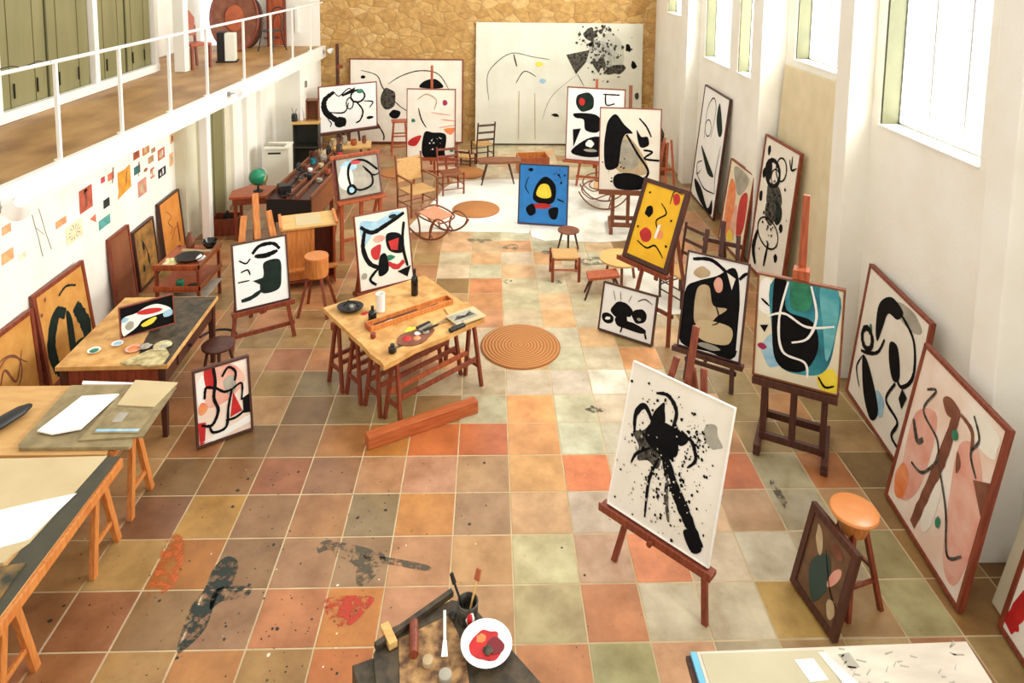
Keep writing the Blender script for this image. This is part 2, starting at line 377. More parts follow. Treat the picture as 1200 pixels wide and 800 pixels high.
    stain(ragged('red_stain', (186, 54, 32), .48), [(-1.31, -1.01), (-1.06, -1.00), (-1.08, -1.09), (-1.16, -1.18), (-1.26, -1.14)])
    st3 = ragged('grey_smear', (120, 112, 96), .50)
    for cx, cy, rx, ry in ((1.37, 4.62, 0.18, 0.12), (0.18, 5.12, 0.12, 0.10), (0.71, 4.93, 0.08, 0.06), (-1.47, -0.54, 0.07, 0.05), (2.34, -0.05, 0.03, 0.14), (-0.37, 5.39, 0.17, 0.07), (0.08, 3.94, 0.07, 0.05), (0.80, 3.92, 0.05, 0.05), (0.91, 1.10, 0.07, 0.05)):
        pts = []
        for k in range(10):
            t = 2 * PI * k / 10; rr = rng.uniform(0.6, 1.2)
            pts.append((cx + rx * rr * math.cos(t), cy + ry * rr * math.sin(t)))
        stain(st3 if cy > 1.2 else st2, pts)
    blk = pbr('paint_drips', (44, 36, 28), None, 0.5)
    wht = pbr('white_drips', (226, 214, 190), None, 0.5)
    for k in range(300):
        if k < 300: x, y = rng.gauss(-1.6, 0.9), rng.uniform(-1.7, 0.4)
        else: x, y = rng.gauss(0.2, 1.5), rng.uniform(-1.7, 4)
        if x < -4.6 or x > 3.6: continue
        r = rng.uniform(.002, .008) if rng.random() < .88 else rng.uniform(.008, .016)
        c = [(x + r * rng.uniform(.7, 1.3) * math.cos(2 * PI * q / 6), y + r * rng.uniform(.7, 1.3) * math.sin(2 * PI * q / 6), 0.0046) for q in range(6)]
        mb.add(c, [tuple(range(6))], wht if rng.random() < .06 else blk)
    o = mb.build('floor'); structure(o)
    me = o.data
    ca = me.color_attributes.new('tile', 'BYTE_COLOR', 'CORNER')
    k = -1; li = 0
    for p in me.polygons:
        if p.index >= 1 and p.index <= len(cols): c = lin(cols[p.index - 1])
        else: c = (1, 1, 1, 1)
        for q in p.loop_indices: ca.data[q].color = c
    return o

# camera ----------------------------------------------------------------
F_PX, CY, PITCH, YAW, ROLL = 816.655, 38.47, 0.10801, 0.032425, 0.01337
CAM = V((-0.21598, -5.58117, 4.61442))
cp, sp, cw, sw = math.cos(PITCH), math.sin(PITCH), math.cos(YAW), math.sin(YAW)
FW = V((sw * cp, cw * cp, -sp)); RT0 = V((cw, -sw, 0)); UP0 = RT0.cross(FW)
RT = RT0 * math.cos(ROLL) + UP0 * math.sin(ROLL); UPV = -RT0 * math.sin(ROLL) + UP0 * math.cos(ROLL)
cd = bpy.data.cameras.new('camera'); co = bpy.data.objects.new('camera', cd); COL.objects.link(co)
cd.sensor_fit = 'HORIZONTAL'; cd.sensor_width = 36.0; cd.lens = F_PX / 1200 * 36.0
cd.shift_x = 0.0; cd.shift_y = -(400 - CY) / 1200.0
cd.clip_start = 0.05; cd.clip_end = 200
mw = Matrix.Identity(4)
for r_ in range(3): mw[r_][0] = RT[r_]; mw[r_][1] = UPV[r_]; mw[r_][2] = -FW[r_]; mw[r_][3] = CAM[r_]
co.matrix_world = mw
sc.camera = co

build_floor()
# ------------------------------------------------------------------ walls
def wall(name, mb, **k): return structure(mb.build(name, **k))
mb = MB()
mb.prism([(-4.98, -5.5), (-4.9, 0.5), (-5.12, 5.2), (-5.4, 5.2), (-5.4, -5.5)][:], 0, 2.17, 'plaster')
wall('wall_left', mb)
mb = MB(); mb.box((-5.11, 6.15, 1.085), (0.3, 1.9, 2.17), 'cream'); wall('wall_left', mb)
mb = MB(); mb.box((-5.08, 9.25, 1.085), (0.36, 4.3, 2.17), 'plaster'); wall('wall_left', mb)
for y in (7.6, 8.4):
    mb = MB(); mb.box((-4.86, y, 1.085), (0.1, 0.1, 2.17), 'whitepaint'); structure(mb.build('trim_5'))
mb = MB(); mb.box((-4.83, 10.5, 1.085), (0.96, 1.8, 2.17), 'plaster'); mb.box((-4.33, 10.0, 1.72), (0.03, 0.10, 0.14), 'metal'); wall('wall_left', mb)
mb = MB(); mb.box((0.0, 11.55, 2.6), (8.66, 0.3, 5.2), 'stone'); wall('wall_back', mb)
mb = MB(); mb.box((-5.4, 11.55, 2.6), (2.14, 0.3, 5.2), 'plaster'); mb.box((-4.88, 11.36, 3.05), (0.07, 0.06, 0.62), 'whitepaint'); wall('wall_back', mb)
# green door in the left wall with its jambs
d = MB(); d.box((-4.945, 6.2, 1.02), (0.05, 0.9, 2.04), 'olive')
d.box((-4.918, 6.2, 1.02), (0.006, 0.02, 2.0), 'olive_dark')
door = structure(d.build('door_1', bevel=0.004))
h = MB(); h.cyl((-4.92, 5.85, 1.05), (-4.86, 5.85, 1.05), 0.018, 'iron'); h.cyl((-4.87, 5.85, 1.05), (-4.87, 5.97, 1.05), 0.012, 'iron'); h.build('door_handle', door)
for y in (5.7, 6.7): 
    mb = MB(); mb.box((-4.93, y, 1.085), (0.09, 0.09, 2.17), 'cream'); structure(mb.build('trim_1'))
# white post under the gallery edge
mb = MB(); mb.box((-4.66, 5.25, 1.085), (0.13, 0.14, 2.17), 'whitepaint'); structure(mb.build('trim_2', bevel=0.01))
# gallery slab
def ex(y): return -4.97 + 0.05 * (y + 4)
mb = MB()
mb.prism([(-7.4, -5.5), (ex(-5.5) - .1, -5.5), (ex(11.4) - .1, 11.4), (-7.4, 11.4)], 2.17, 2.395, 'mezz')
structure(mb.build('gallery_floor'))
mb = MB()
mb.prism([(ex(-5.5) - .1, -5.5), (ex(-5.5), -5.5), (ex(11.4), 11.4), (ex(11.4) - .1, 11.4)], 2.165, 2.415, 'whitepaint')
structure(mb.build('gallery_edge', bevel=0.008))
mb = MB(); mb.prism([(-5.9, -5.5), (ex(-5.5), -5.5), (ex(11.4), 11.4), (-5.9, 11.4)], 2.14, 2.164, 'plaster'); structure(mb.build('gallery_underside'))
# gallery back: green folding shutters between white posts
mb = MB(); mb.box((-6.7, 1.0, 3.75), (0.2, 13.2, 2.7), 'cream'); structure(mb.build('wall_gallery'))
for k, (y0, y1) in enumerate(((-1.2, 1.0), (1.1, 3.3), (3.42, 5.5), (5.72, 7.5))):
    s = MB()
    n = 8
    for i in range(n):
        a = y0 + (y1 - y0) * i / n; b = y0 + (y1 - y0) * (i + 1) / n
        s.box((-6.56 + (0.008 if i % 2 else 0), (a + b) / 2, 3.75), (0.05, (b - a) - 0.008, 2.5), 'olive')
    s.box((-6.52, (y0 + y1) / 2, 3.75), (0.03, 0.03, 2.5), 'olive_dark')
    for i in (0.15, 0.38, 0.62, 0.85):
        s.box((-6.51, y0 + (y1 - y0) * i, 2.76), (0.02, 0.010, 0.2), 'iron')
    structure(s.build('window_%d' % (k + 6)))
for y in (1.05, 3.36, 5.61, 7.6):
    mb = MB(); mb.box((-6.5, y, 3.75), (0.1, 0.12, 2.7), 'whitepaint'); structure(mb.build('trim_3', bevel=0.006))
mb = MB(); mb.box((-6.46, 1.5, 2.47), (0.1, 12.2, 0.14), 'whitepaint'); structure(mb.build('baseboard_gallery', bevel=0.006))
mb = MB(); mb.box((-5.98, 7.55, 3.75), (0.2, 0.2, 2.7), 'whitepaint'); structure(mb.build('trim_4', bevel=0.008))
mb = MB(); mb.box((-7.3, 9.5, 3.75), (0.15, 3.9, 2.7), 'plaster'); structure(mb.build('wall_gallery'))

# railing
rail = thing('balcony_railing', 'white painted metal railing with slim posts along the edge of the upper gallery', 'railing', (ex(4), 4, 2.415))
def rl(x, y, z): return (x - ex(4), y - 4, z - 2.415)
r = MB(); r.tube([rl(ex(y) - .06, y, 3.47) for y in (-3, 0, 3, 6, 9, 11.38)], 0.022, 'whitepaint'); r.build('top_rail', rail)
for y in (-0.6, 0.62, 1.75, 2.89, 4.06, 5.19, 6.61, 7.92, 9.16, 10.4):
    p = MB(); x = ex(y) - .06
    p.box(rl(x, y, 2.94), (0.035, 0.035, 1.05), 'whitepaint'); p.cyl(rl(x, y, 2.414), rl(x, y, 2.43), 0.06, 'whitepaint')
    p.build('post', rail)
w = MB(); w.tube([rl(ex(y) - .06 + 0.03 * math.sin(y * 23), y, 3.5 + 0.02 * math.cos(y * 17)) for y in [0.2 + .07 * i for i in range(22)]], 0.006, 'iron', 6); tag(w.build('cable'), 'thin dark cable wound loosely along the near end of the white gallery rail', 'cable').location = (ex(4), 4, 2.415)

# right wall: bays and piers
def bay(x, y0, y1, wins, zs, idx):
    """wall slab at x with window openings wins=[(a,b)] above sill zs"""
    mb = MB(); th = 0.3
    mb.box((x + th / 2, (y0 + y1) / 2, zs / 2), (th, y1 - y0, zs), 'plaster')
    e = y0
    for a, b in wins:
        if a - e > 0.01: mb.box((x + th / 2, (a + e) / 2, (zs + 5.2) / 2), (th, a - e, 5.2 - zs), 'plaster')
        e = b
    if y1 - e > 0.01: mb.box((x + th / 2, (y1 + e) / 2, (zs + 5.2) / 2), (th, y1 - e, 5.2 - zs), 'plaster')
    wall('wall_right', mb)
    for a, b in wins:
        f = MB(); X = x + 0.22
        for q in (a + .02, b - .02): f.box((X, q, (zs + 5.2) / 2), (0.05, 0.05, 5.2 - zs), 'windowwhite')
        n = max(1, round((b - a) / 0.5))
        for i in range(1, n): f.box((X, a + (b - a) * i / n, (zs + 5.2) / 2), (0.03, 0.022, 5.2 - zs), 'windowwhite')
        f.box((X, (a + b) / 2, zs + .02), (0.05, b - a, 0.04), 'windowwhite')
        wi = structure(f.build('window_%d' % idx[0]))
        g = MB(); g.box((X + .005, (a + b) / 2, (zs + 5.2) / 2), (0.006, b - a - .04, 5.2 - zs), GLASS); g.build('pane', wi)
        s = MB(); s.box((x + .10, b - .015, (zs + 5.2) / 2), (0.17, 0.03, 5.2 - zs), 'olive_dark'); s.build('folded_shutter', wi)
        t = MB(); t.box((x + .08, (a + b) / 2, zs + 0.008), (0.2, b - a, 0.016), 'whitepaint'); t.build('sill', wi)
        idx[0] += 1
GLASS = bpy.data.materials.new('window_glass'); GLASS.use_nodes = True
_n = GLASS.node_tree.nodes; _l = GLASS.node_tree.links
_n.remove(_n['Principled BSDF']); _t = _n.new('ShaderNodeBsdfTransparent'); _t.inputs[0].default_value = (0.96, 0.97, 0.97, 1)
_l.new(_t.outputs[0], _n['Material Output'].inputs[0])
ix = [1]
bay(3.9, -5.4, -0.78, [(-4.6, -2.6)], 2.9, ix)
bay(3.87, -0.5, 1.6, [(-0.06, 1.45)], 2.92, ix)
bay(4.17, 1.9, 4.5, [(1.98, 4.2)], 3.2, ix)
bay(4.04, 4.9, 8.3, [(5.3, 6.12), (6.5, 7.95)], 2.7, ix)
bay(3.88, 8.6, 11.4, [(9.2, 10.3)], 3.4, ix)
for (x, y0, y1) in ((3.6, -0.78, -0.5), (3.61, 1.6, 1.9), (3.8, 4.5, 4.9), (3.78, 8.3, 8.6)):
    mb = MB(); mb.box(((x + 4.5) / 2, (y0 + y1) / 2, 2.6), (4.5 - x, y1 - y0, 5.2), 'plaster'); wall('wall_right', mb, bevel=0.012)
mb = MB(); mb.box((3.885, -3.0, 0.04), (0.03, 4.4, 0.08), 'whitepaint'); structure(mb.build('baseboard_right'))

# pinned cards on the left wall
def wx(y): return -4.9 - .22 * (y - .5) / 4.7 if y > .5 else -4.9
CARDS = [
    (3.47, 1.96, 0.122, 0.085, (214, 170, 130), 'pale pink slip pinned just under the gallery edge'),
    (2.60, 1.69, 0.284, 0.275, (168, 76, 52), 'large brick red card pinned to the white wall'),
    (3.01, 1.79, 0.092, 0.072, (178, 60, 70), 'tiny crimson card pinned right of the large brick red one'),
    (3.21, 1.77, 0.154, 0.092, (192, 100, 72), 'small salmon red card pinned left of the big ochre sheet'),
    (3.56, 1.61, 0.354, 0.326, (206, 136, 40), 'big curling ochre sheet pinned to the white wall'),
    (3.93, 1.86, 0.180, 0.149, (160, 64, 34), 'dark rust red card pinned above the teal card'),
    (4.22, 1.85, 0.215, 0.164, (178, 112, 60), 'tan and rust card pinned highest of the cluster on the white wall'),
    (4.46, 1.76, 0.126, 0.063, (150, 110, 80), 'tiny grey brown card pinned above the taupe one'),
    (4.72, 1.63, 0.238, 0.162, (176, 96, 66), 'pink and rust card pinned above the black and white photo'),
    (5.13, 1.76, 0.143, 0.157, (206, 164, 120), 'beige card pinned topmost at the far end of the wall'),
    (5.07, 1.44, 0.142, 0.201, (220, 170, 120), 'tall peach card pinned lower at the far end of the wall'),
    (3.93, 1.63, 0.181, 0.110, (34, 92, 86), 'dark teal card pinned right of the big ochre sheet'),
    (4.19, 1.55, 0.119, 0.051, (130, 80, 56), 'tiny round brown scrap pinned right of the dark teal card'),
    (4.37, 1.65, 0.173, 0.094, (160, 120, 84), 'taupe card pinned in the middle of the cluster'),
    (4.40, 1.44, 0.125, 0.147, (178, 96, 72), 'narrow upright red brown card pinned left of the black and white photo'),
    (4.72, 1.35, 0.265, 0.130, (26, 26, 34), 'black and white photo card pinned low in the cluster'),
    (4.06, 1.34, 0.256, 0.223, (188, 128, 104), 'dusty pink card pinned lowest of the cluster'),
    (3.07, 1.47, 0.150, 0.109, (30, 34, 32), 'small black card pinned above the turquoise one'),
    (3.00, 1.25, 0.277, 0.118, (76, 146, 138), 'turquoise card pinned just above the tall brown panel'),
    (2.73, 1.38, 0.138, 0.105, (196, 110, 80), 'small rust coloured triangular scrap pinned beside the turquoise card'),
    (2.07, 1.61, 0.205, 0.081, (214, 146, 98), 'light orange strip card pinned over the starburst drawing'),
    (2.32, 1.40, 0.343, 0.217, (232, 208, 168), 'cream sheet with a dark starburst scribble pinned to the wall'),
    (1.15, 1.90, 0.135, 0.085, (204, 150, 108), 'small brown card pinned high at the near end of the wall'),
    (1.14, 1.63, 0.180, 0.114, (206, 150, 100), 'tan card pinned lower at the near end of the wall'),
    (1.37, 1.53, 0.109, 0.059, (196, 200, 170), 'tiny pale green card pinned near the charcoal lines'),
]
for i, (y, z, w, h, c, lab) in enumerate(CARDS):
    m = pbr('card_%d' % i, c, tuple(min(255, int(v * 1.12 + 8)) for v in c), 0.8, 9)
    mb = MB(); x = wx(y) + 0.002; sl = -0.22 / 4.7
    n = 4; vs = []
    for k in range(n + 1):
        for zz in (-1, 1):
            vs.append((k / n * w - w / 2, zz * h / 2))
    pts = [(w / 2, -h / 2), (w / 2, h / 2), (-w / 2, h / 2), (-w / 2, -h / 2)]
    if 'triang' in lab: pts = [(w / 2, -h / 2), (w / 2, h / 2), (-w / 2, h / 3)]
    if 'round' in lab: pts = [(w / 2 * math.cos(t * PI / 5), h / 2 * math.sin(t * PI / 5)) for t in range(10)]
    if 'curling' in lab: pts = [(w / 2, -h / 2.2), (w / 2.1, h / 2), (0, h * .42), (-w / 2, h / 2.2), (-w / 2.1, -h / 3), (-w * .56, -h * .62), (0, -h * .52)]
    Mx = Matrix(((0, 0, 1, 0), (1, 0, 0, 0), (0, 1, 0, 0), (0, 0, 0, 1)))
    mb.prism(pts, 0, 0.003, m, Mx)
    if 'starburst' in lab:
        for k in range(11):
            t = k * 2 * PI / 11; p = [(0.02 * math.cos(t), 0.02 * math.sin(t)), (w * .36 * math.cos(t), h * .4 * math.sin(t)), (w * .36 * math.cos(t + .12), h * .4 * math.sin(t + .12))]
            mb.prism(p, .003, .0036, 'kbrown', Mx)
    if 'black and white' in lab: mb.prism([(.02, -.05), (.06, -.02), (.05, .05), (.01, .04)], .003, .0036, 'paper', Mx); mb.prism([(-.08, -.02), (-.04, -.05), (-.04, .02)], .003, .0036, 'paper', Mx)
    if 'large brick red card' in lab: mb.prism([(-.02, -.1), (.03, -.09), (.02, .1), (-.03, .09)], .003, .0036, 'kbrown', Mx); mb.prism([(-.04, .07), (.04, .09), (.03, .12), (-.03, .12)], .003, .0036, 'kblack', Mx)
    if 'ochre' in lab: mb.prism([(.02, -.1), (.04, -.09), (.08, .1), (.05, .09)], .003, .0036, 'kbrown', Mx)
    if c[0] > 150 and h > .14 and 'ochre' not in lab and 'brick' not in lab and 'starb' not in lab:
        mb.prism([(-w * .3, -h * .3), (w * .1, -h * .35), (w * .2, h * .2), (-w * .2, h * .3)], .003, .0036, 'kbrown' if i % 2 else 'ktan', Mx)
    o = mb.build('pinned_card'); o.location = (x, y, z)
    o.rotation_euler = (0, 0, math.atan(0.22 / 4.7))
    tag(o, lab, 'card', 'cards pinned to the left wall')
# charcoal strings drawn on the wall
mb = MB()
for ln in (((1.56, 1.89), (1.61, 1.74), (1.64, 1.62), (1.66, 1.5), (1.69, 1.38)), ((1.67, 1.91), (1.74, 1.76), (1.77, 1.62), (1.81, 1.5), (1.85, 1.39))):
    mb.tube([(wx(y) + .004, y + .01 * math.sin(z * 60), z) for y, z in ln], 0.004, 'kgrey', 5)
mb.tube([(wx(1.6) + .004, 1.6, 1.74), (wx(1.75) + .004, 1.75, 1.6)], 0.003, 'kgrey', 5)
tag(mb.build('charcoal_drawing'), 'two wavy charcoal grey lines running down the white wall near the end', 'drawing')

# spotlights clamped to the gallery edge
def spotlight(loc, rz, lab):
    t = thing('clamp_spotlight', lab, 'spotlight', loc, rz, 'spotlights clamped to the gallery edge')
    a = MB(); a.box((-.02, 0, 0), (.05, .05, .07), 'metal'); a.cyl((0, 0, 0), (.10, 0, .02), .01, 'metal'); a.build('clamp', t)
    b = MB(); b.lathe([(.03, .09), (.045, .05), (.07, -.03), (.066, -.03), (.04, .04), (.02, .07)], 'ceramic', (.14, 0, .02), rot=(0.5, .9, 0)); b.build('lamp_shade', t)
    c = MB(); c.lathe([(0.001, .03), (.025, .02), (.03, 0), (.02, -.025), (.001, -.035)], 'metal', (.15, 0, .01)); c.build('bulb', t)
    return t
spotlight((ex(5.78) + .03, 5.78, 2.33), .3, 'small white spotlight clamped to the gallery edge above the green door')
spotlight((ex(11.2) + .03, 11.15, 2.3), .2, 'small white spotlight at the far end of the gallery edge by the stone wall')
_s = spotlight((ex(.8) + .02, .72, 2.27), -.2, 'large pale spotlight hanging at the near end of the gallery edge')
_s.scale = (1.7, 1.7, 1.7)
# ------------------------------------------------------------------ paintings
PT = {  # x, y, z of lower left corner, yaw, width, height, lean
'P1': (0.715, -0.723, 0.50, -44.4, 0.833, 1.058, 16.9),
'P2': (2.283, 0.514, 0.75, -28.2, 0.741, 0.991, 1.5),
'P3': (1.877, 1.607, 0.40, -32.9, 0.677, 1.027, 15.6),
'P4': (1.460, 2.683, 0.95, -52.2, 0.680, 1.005, 23.0),
'P5': (1.169, 2.626, 0.02, -34.0, 0.714, 0.588, 14.7),
'P12': (2.072, -0.916, 0.02, -79.5, 0.492, 0.636, 13.5),
'P9': (3.671, 1.362, 0.02, -95.3, 1.223, 1.443, 6.2),
'P10': (3.261, -0.098, 0.02, -95.1, 1.104, 1.423, 9.5),
'P6': (3.74, 4.453, 0.02, -87, 1.064, 2.038, 5.2),
'P7': (3.621, 5.454, 0.02, -87.5, 0.925, 1.376, 6.5),
'P8': (3.794, 7.687, 0.02, -90.4, 1.448, 2.194, 5.4),
'P11': (3.375, -1.30, 0.02, -96.0, 1.2, 1.35, 12),
'P11b': (3.46, -1.12, 0.02, -96.0, 1.3, 1.25, 13),
'P13': (-4.023, 9.897, 0.60, 32.7, 1.406, 1.073, 1.7),
'P14': (-1.875, 8.253, 0.55, -2.4, 0.993, 1.411, 2.8),
'P15': (-2.444, 4.628, 0.95, 32.0, 0.682, 0.608, 16.6),
'P16': (-1.886, 3.222, 0.20, 30.3, 0.773, 0.996, 12.6),
'P17': (-3.118, 2.159, 0.50, 30.1, 0.629, 0.773, 10.1),
'P18': (-2.904, 0.545, 0.02, 32.3, 0.510, 0.716, 9.0),
'P19': (0.302, 6.096, 0.02, -9.9, 0.867, 1.045, 7.5),
'P20': (1.338, 8.162, 0.55, -14.9, 1.173, 1.488, 5.0),
'P21': (1.632, 5.722, 0.75, -7.2, 1.023, 1.396, 5.2),
'LT': (-3.844, 1.076, 0.80, 36.6, 0.503, 0.311, 8.0),
'L1': (-4.82, 0.50, 0.02, 89, 0.86, 0.960, 4),
'L2': (-4.78, 1.415, 0.02, 89, 0.879, 1.060, 7),
'L3': (-4.90, 3.003, 0.02, 91.5, 0.522, 1.000, 5.0),
'L4': (-4.93, 3.62, 0.02, 92, 0.62, 0.838, 5),
'L5': (-4.96, 4.44, 0.02, 91, 0.70, 0.935, 5),
'P22': (-3.622, 11.22, 0.05, 0.2, 2.776, 2.070, 3.0),
'P23': (-0.543, 11.19, 0.05, 0.2, 4.10, 2.984, 3.0),
}
def pjit(rg, a): return rg.uniform(-a, a)
def draw(mb, w, h, marks, seed, smooth=5):
    rg = random.Random(seed); lay = [0]
    def put(pts2, m, dz=0):
        y = -0.0012 - 0.0004 * lay[0]
        pts2 = [(min(max(u, 0.002), w - .002), min(max(v, 0.002), h - .002)) for u, v in pts2]
        A = sum(pts2[i][0] * pts2[(i + 1) % len(pts2)][1] - pts2[(i + 1) % len(pts2)][0] * pts2[i][1] for i in range(len(pts2)))
        if A < 0: pts2 = pts2[::-1]
        mb.add([(u, y, v) for u, v in pts2], [tuple(range(len(pts2)))], m)
    for mk in marks:
        k = mk[0]; m = mk[1]
        lay[0] += 1
        if k == 's':       # stroke: width, points [, taper]
            wd = mk[2] * w; pts = crom([(u * w, 0, v * h) for u, v in mk[3]], 8)
            tp = mk[4] if len(mk) > 4 else 0.5
            n = len(pts); y = -0.0012 - 0.0004 * lay[0]; vs = []
            for i, p in enumerate(pts):
                d = pts[min(i + 1, n - 1)] - pts[max(i - 1, 0)]
                if d.length < 1e-6: d = V((1, 0, 0))
                d.normalize(); nn = V((-d.z, 0, d.x)); t = i / (n - 1)
                ww = wd / 2 * (1 - tp * abs(2 * t - 1) ** 1.5) * rg.uniform(.86, 1.12)
                for s_ in (-1, 1):
                    q = p + nn * ww * s_
                    vs.append((min(max(q.x, .002), w - .002), y, min(max(q.z, .002), h - .002)))
            mb.add(vs, [(2 * i, 2 * i + 1, 2 * i + 3, 2 * i + 2) for i in range(n - 1)], m)
        elif k == 'b':     # blob cx cy rx ry rot jitter
            cx, cy, rx, ry = mk[2:6]; rot = mk[6] if len(mk) > 6 else 0; j = mk[7] if len(mk) > 7 else .12
            n = 10; pts = []
            for i in range(n):
                t = 2 * PI * i / n; r_ = 1 + pjit(rg, j); a, b = rx * w * r_ * math.cos(t), ry * h * r_ * math.sin(t)
                pts.append((cx * w + a * math.cos(rot) - b * math.sin(rot), 0, cy * h + a * math.sin(rot) + b * math.cos(rot)))
            c = crom(pts, 4, True); put([(p.x, p.z) for p in c], m)
        elif k == 'p':
            put([(u * w, v * h) for u, v in mk[2]], m)
        elif k == 'c':     # smooth closed shape
            c = crom([(u * w, 0, v * h) for u, v in mk[2]], 5, True); put([(p.x, p.z) for p in c], m)
        elif k == 'o':     # ring: cx cy rx ry width
            cx, cy, rx, ry, wd = mk[2:7]; n = 36; y = -0.0012 - 0.0004 * lay[0]; vs = []
            for i in range(n):
                t = 2 * PI * i / n; j = rg.uniform(.8, 1.2)
                for s_ in (-1, 1):
                    vs.append(((cx + rx * math.cos(t)) * w + s_ * wd * w / 2 * math.cos(t) * j, y, (cy + ry * math.sin(t)) * h + s_ * wd * w / 2 * math.sin(t) * j))
            mb.add(vs, [(2 * i, 2 * ((i + 1) % n), 2 * ((i + 1) % n) + 1, 2 * i + 1) for i in range(n)], m)
        elif k == 'd':     # splatter: n cx cy sx sy size
            n, cx, cy, sx, sy, sz = mk[2:8]
            for i in range(n):
                u = rg.gauss(cx, sx); v = rg.gauss(cy, sy); r_ = sz * rg.uniform(.3, 1.0) ** 2
                if not (0.02 < u < .98 and .02 < v < .98): continue
                put([(u * w + r_ * w * rg.uniform(.6, 1.2) * math.cos(t * PI / 3), v * h + r_ * w * rg.uniform(.6, 1.3) * math.sin(t * PI / 3)) for t in range(6)], m)

def painting(key, label, ground, marks, frame='midwood', fw=0.022, ft=0.035, cat='painting', group=None, name='framed_painting', canvas_t=0.024):
    x, y, z, yaw, w, h, tilt = PT[key]
    t = thing(name, label, cat, (x, y, z), 0, group)
    t.rotation_euler = (-math.radians(tilt), 0, math.radians(yaw))
    c = MB(); e = fw * 0.7 if frame else 0
    c.add([(e, 0, e), (w - e, 0, e), (w - e, 0, h - e), (e, 0, h - e), (e, canvas_t, e), (w - e, canvas_t, e), (w - e, canvas_t, h - e), (e, canvas_t, h - e)],
          [(0, 1, 2, 3), (7, 6, 5, 4), (0, 4, 5, 1), (1, 5, 6, 2), (2, 6, 7, 3), (3, 7, 4, 0)], ground)
    draw(c, w, h, marks, sum(map(ord, key)) * 7)
    c.build('canvas', t)
    if frame:
        f = MB(); y0 = -0.012; y1 = ft
        for a, b in (((0, 0), (w, fw)), ((0, h - fw), (w, h)), ((0, fw), (fw, h - fw)), ((w - fw, fw), (w, h - fw))):
            f.box(((a[0] + b[0]) / 2, (y0 + y1) / 2, (a[1] + b[1]) / 2), (b[0] - a[0], y1 - y0, b[1] - a[1]), frame)
        f.build('frame', t, bevel=0.002)
    return t

K = 'kblack'
painting('P1', 'unframed white canvas with a big black splashed blot on the nearest low easel', 'canvas', [
    ('b', 'kgrey', .84, .76, .08, .09, .5, .3), ('b', 'kblack2', .30, .50, .14, .12, .4, .3),
    ('b', K, .42, .58, .14, .11, .3, .28), ('b', K, .34, .72, .06, .09, -.4, .3), ('b', K, .56, .66, .07, .05, .6, .3),
    ('s', K, .05, [(.34, .62), (.20, .74), (.12, .66), (.14, .54)], .6), ('s', K, .04, [(.48, .66), (.50, .80), (.40, .88), (.28, .86)], .6), ('s', K, .035, [(.54, .60), (.66, .68), (.74, .58), (.68, .50)], .6), ('s', K, .03, [(.32, .50), (.20, .42), (.16, .34)], .6),
    ('s', K, .11, [(.46, .50), (.58, .36), (.74, .22), (.90, .08)], .3), ('s', K, .03, [(.42, .48), (.36, .30), (.38, .06)]),
    ('c', K, [(.74, .12), (.84, .16), (.92, .08), (.84, .03)]), ('s', 'kblack2', .04, [(.52, .40), (.54, .26), (.60, .12)]),
    ('d', K, 260, .42, .55, .16, .2, .016), ('d', K, 160, .62, .28, .14, .14, .016), ('d', K, 80, .72, .70, .08, .08, .016), ('d', 'kgrey', 60, .3, .4, .2, .2, .014), ('d', 'canvas', 70, .60, .34, .12, .14, .012),
], frame='whitepaint', fw=0.008, ft=0.02)
painting('P2', 'thin framed picture of teal and black masses with white lines on a dark easel', 'canvascream', [
    ('b', 'kwhite', .12, .78, .12, .18), ('b', 'klemon', .88, .12, .12, .12), ('b', 'kskyblue', .24, .28, .14, .16), ('c', 'kteal', [(.20, .97), (.90, .97), (.92, .55), (.84, .22), (.60, .12), (.30, .16), (.20, .5)]), ('c', pbr('light_teal', (60, 150, 160), (120, 190, 190), .5, 5), [(.72, .97), (.92, .97), (.92, .6), (.84, .3), (.78, .6)]),
    ('c', K, [(.20, .97), (.34, .97), (.36, .7), (.66, .64), (.74, .4), (.6, .16), (.34, .14), (.22, .34)]), ('c', 'kgreen', [(.40, .97), (.60, .97), (.62, .76), (.42, .72)]),
    ('s', 'kwhite', .03, [(.14, .60), (.34, .66), (.60, .58), (.90, .64)], .2), ('s', 'kwhite', .03, [(.36, .97), (.28, .60), (.34, .30), (.60, .24), (.64, .10)], .2), ('s', 'kwhite', .03, [(.62, .97), (.70, .70), (.62, .48), (.44, .40)], .2),
    ('b', 'kpurple', .10, .30, .05, .03), ('s', K, .03, [(.06, .76), (.16, .70)]), ('p', K, [(.06, .5), (.16, .52), (.12, .44)]), ('s', K, .03, [(.76, .14), (.84, .06), (.94, .09)]),
], frame='midwood', fw=.018)
painting('P3', 'black and ochre picture in a thin dark frame right of the yellow one', 'canvaswhite', [
    ('c', K, [(.04, .60), (.2, .70), (.5, .80), (.78, .92), (.90, .6), (.92, .06), (.5, .03), (.06, .04), (.02, .3)]), ('s', K, .06, [(.10, .92), (.4, .95), (.7, .84)], .3),
    ('b', 'ktan', .26, .80, .13, .06, .3), ('b', 'kpink', .55, .72, .07, .08), ('p', 'canvas', [(.66, .86), (.80, .82), (.76, .70)]),
    ('c', 'ktan', [(.22, .62), (.40, .68), (.50, .5), (.72, .5), (.58, .40), (.48, .32), (.24, .28)]), ('c', 'creampaper', [(.28, .30), (.5, .34), (.82, .32), (.80, .16), (.5, .12), (.30, .16)]), ('s', K, .025, [(.44, .64), (.62, .38), (.52, .30)]),
    ('s', K, .05, [(.86, .82), (.93, .88), (.98, .9)], .2), ('p', 'canvaswhite', [(.90, .78), (.99, .77), (.98, .12), (.92, .12)]), ('p', 'canvaswhite', [(.02, .96), (.1, .96), (.06, .72), (.02, .7)]),
    ('b', 'kgrey', .5, .08, .18, .03),
], frame='darkwood', fw=.018)
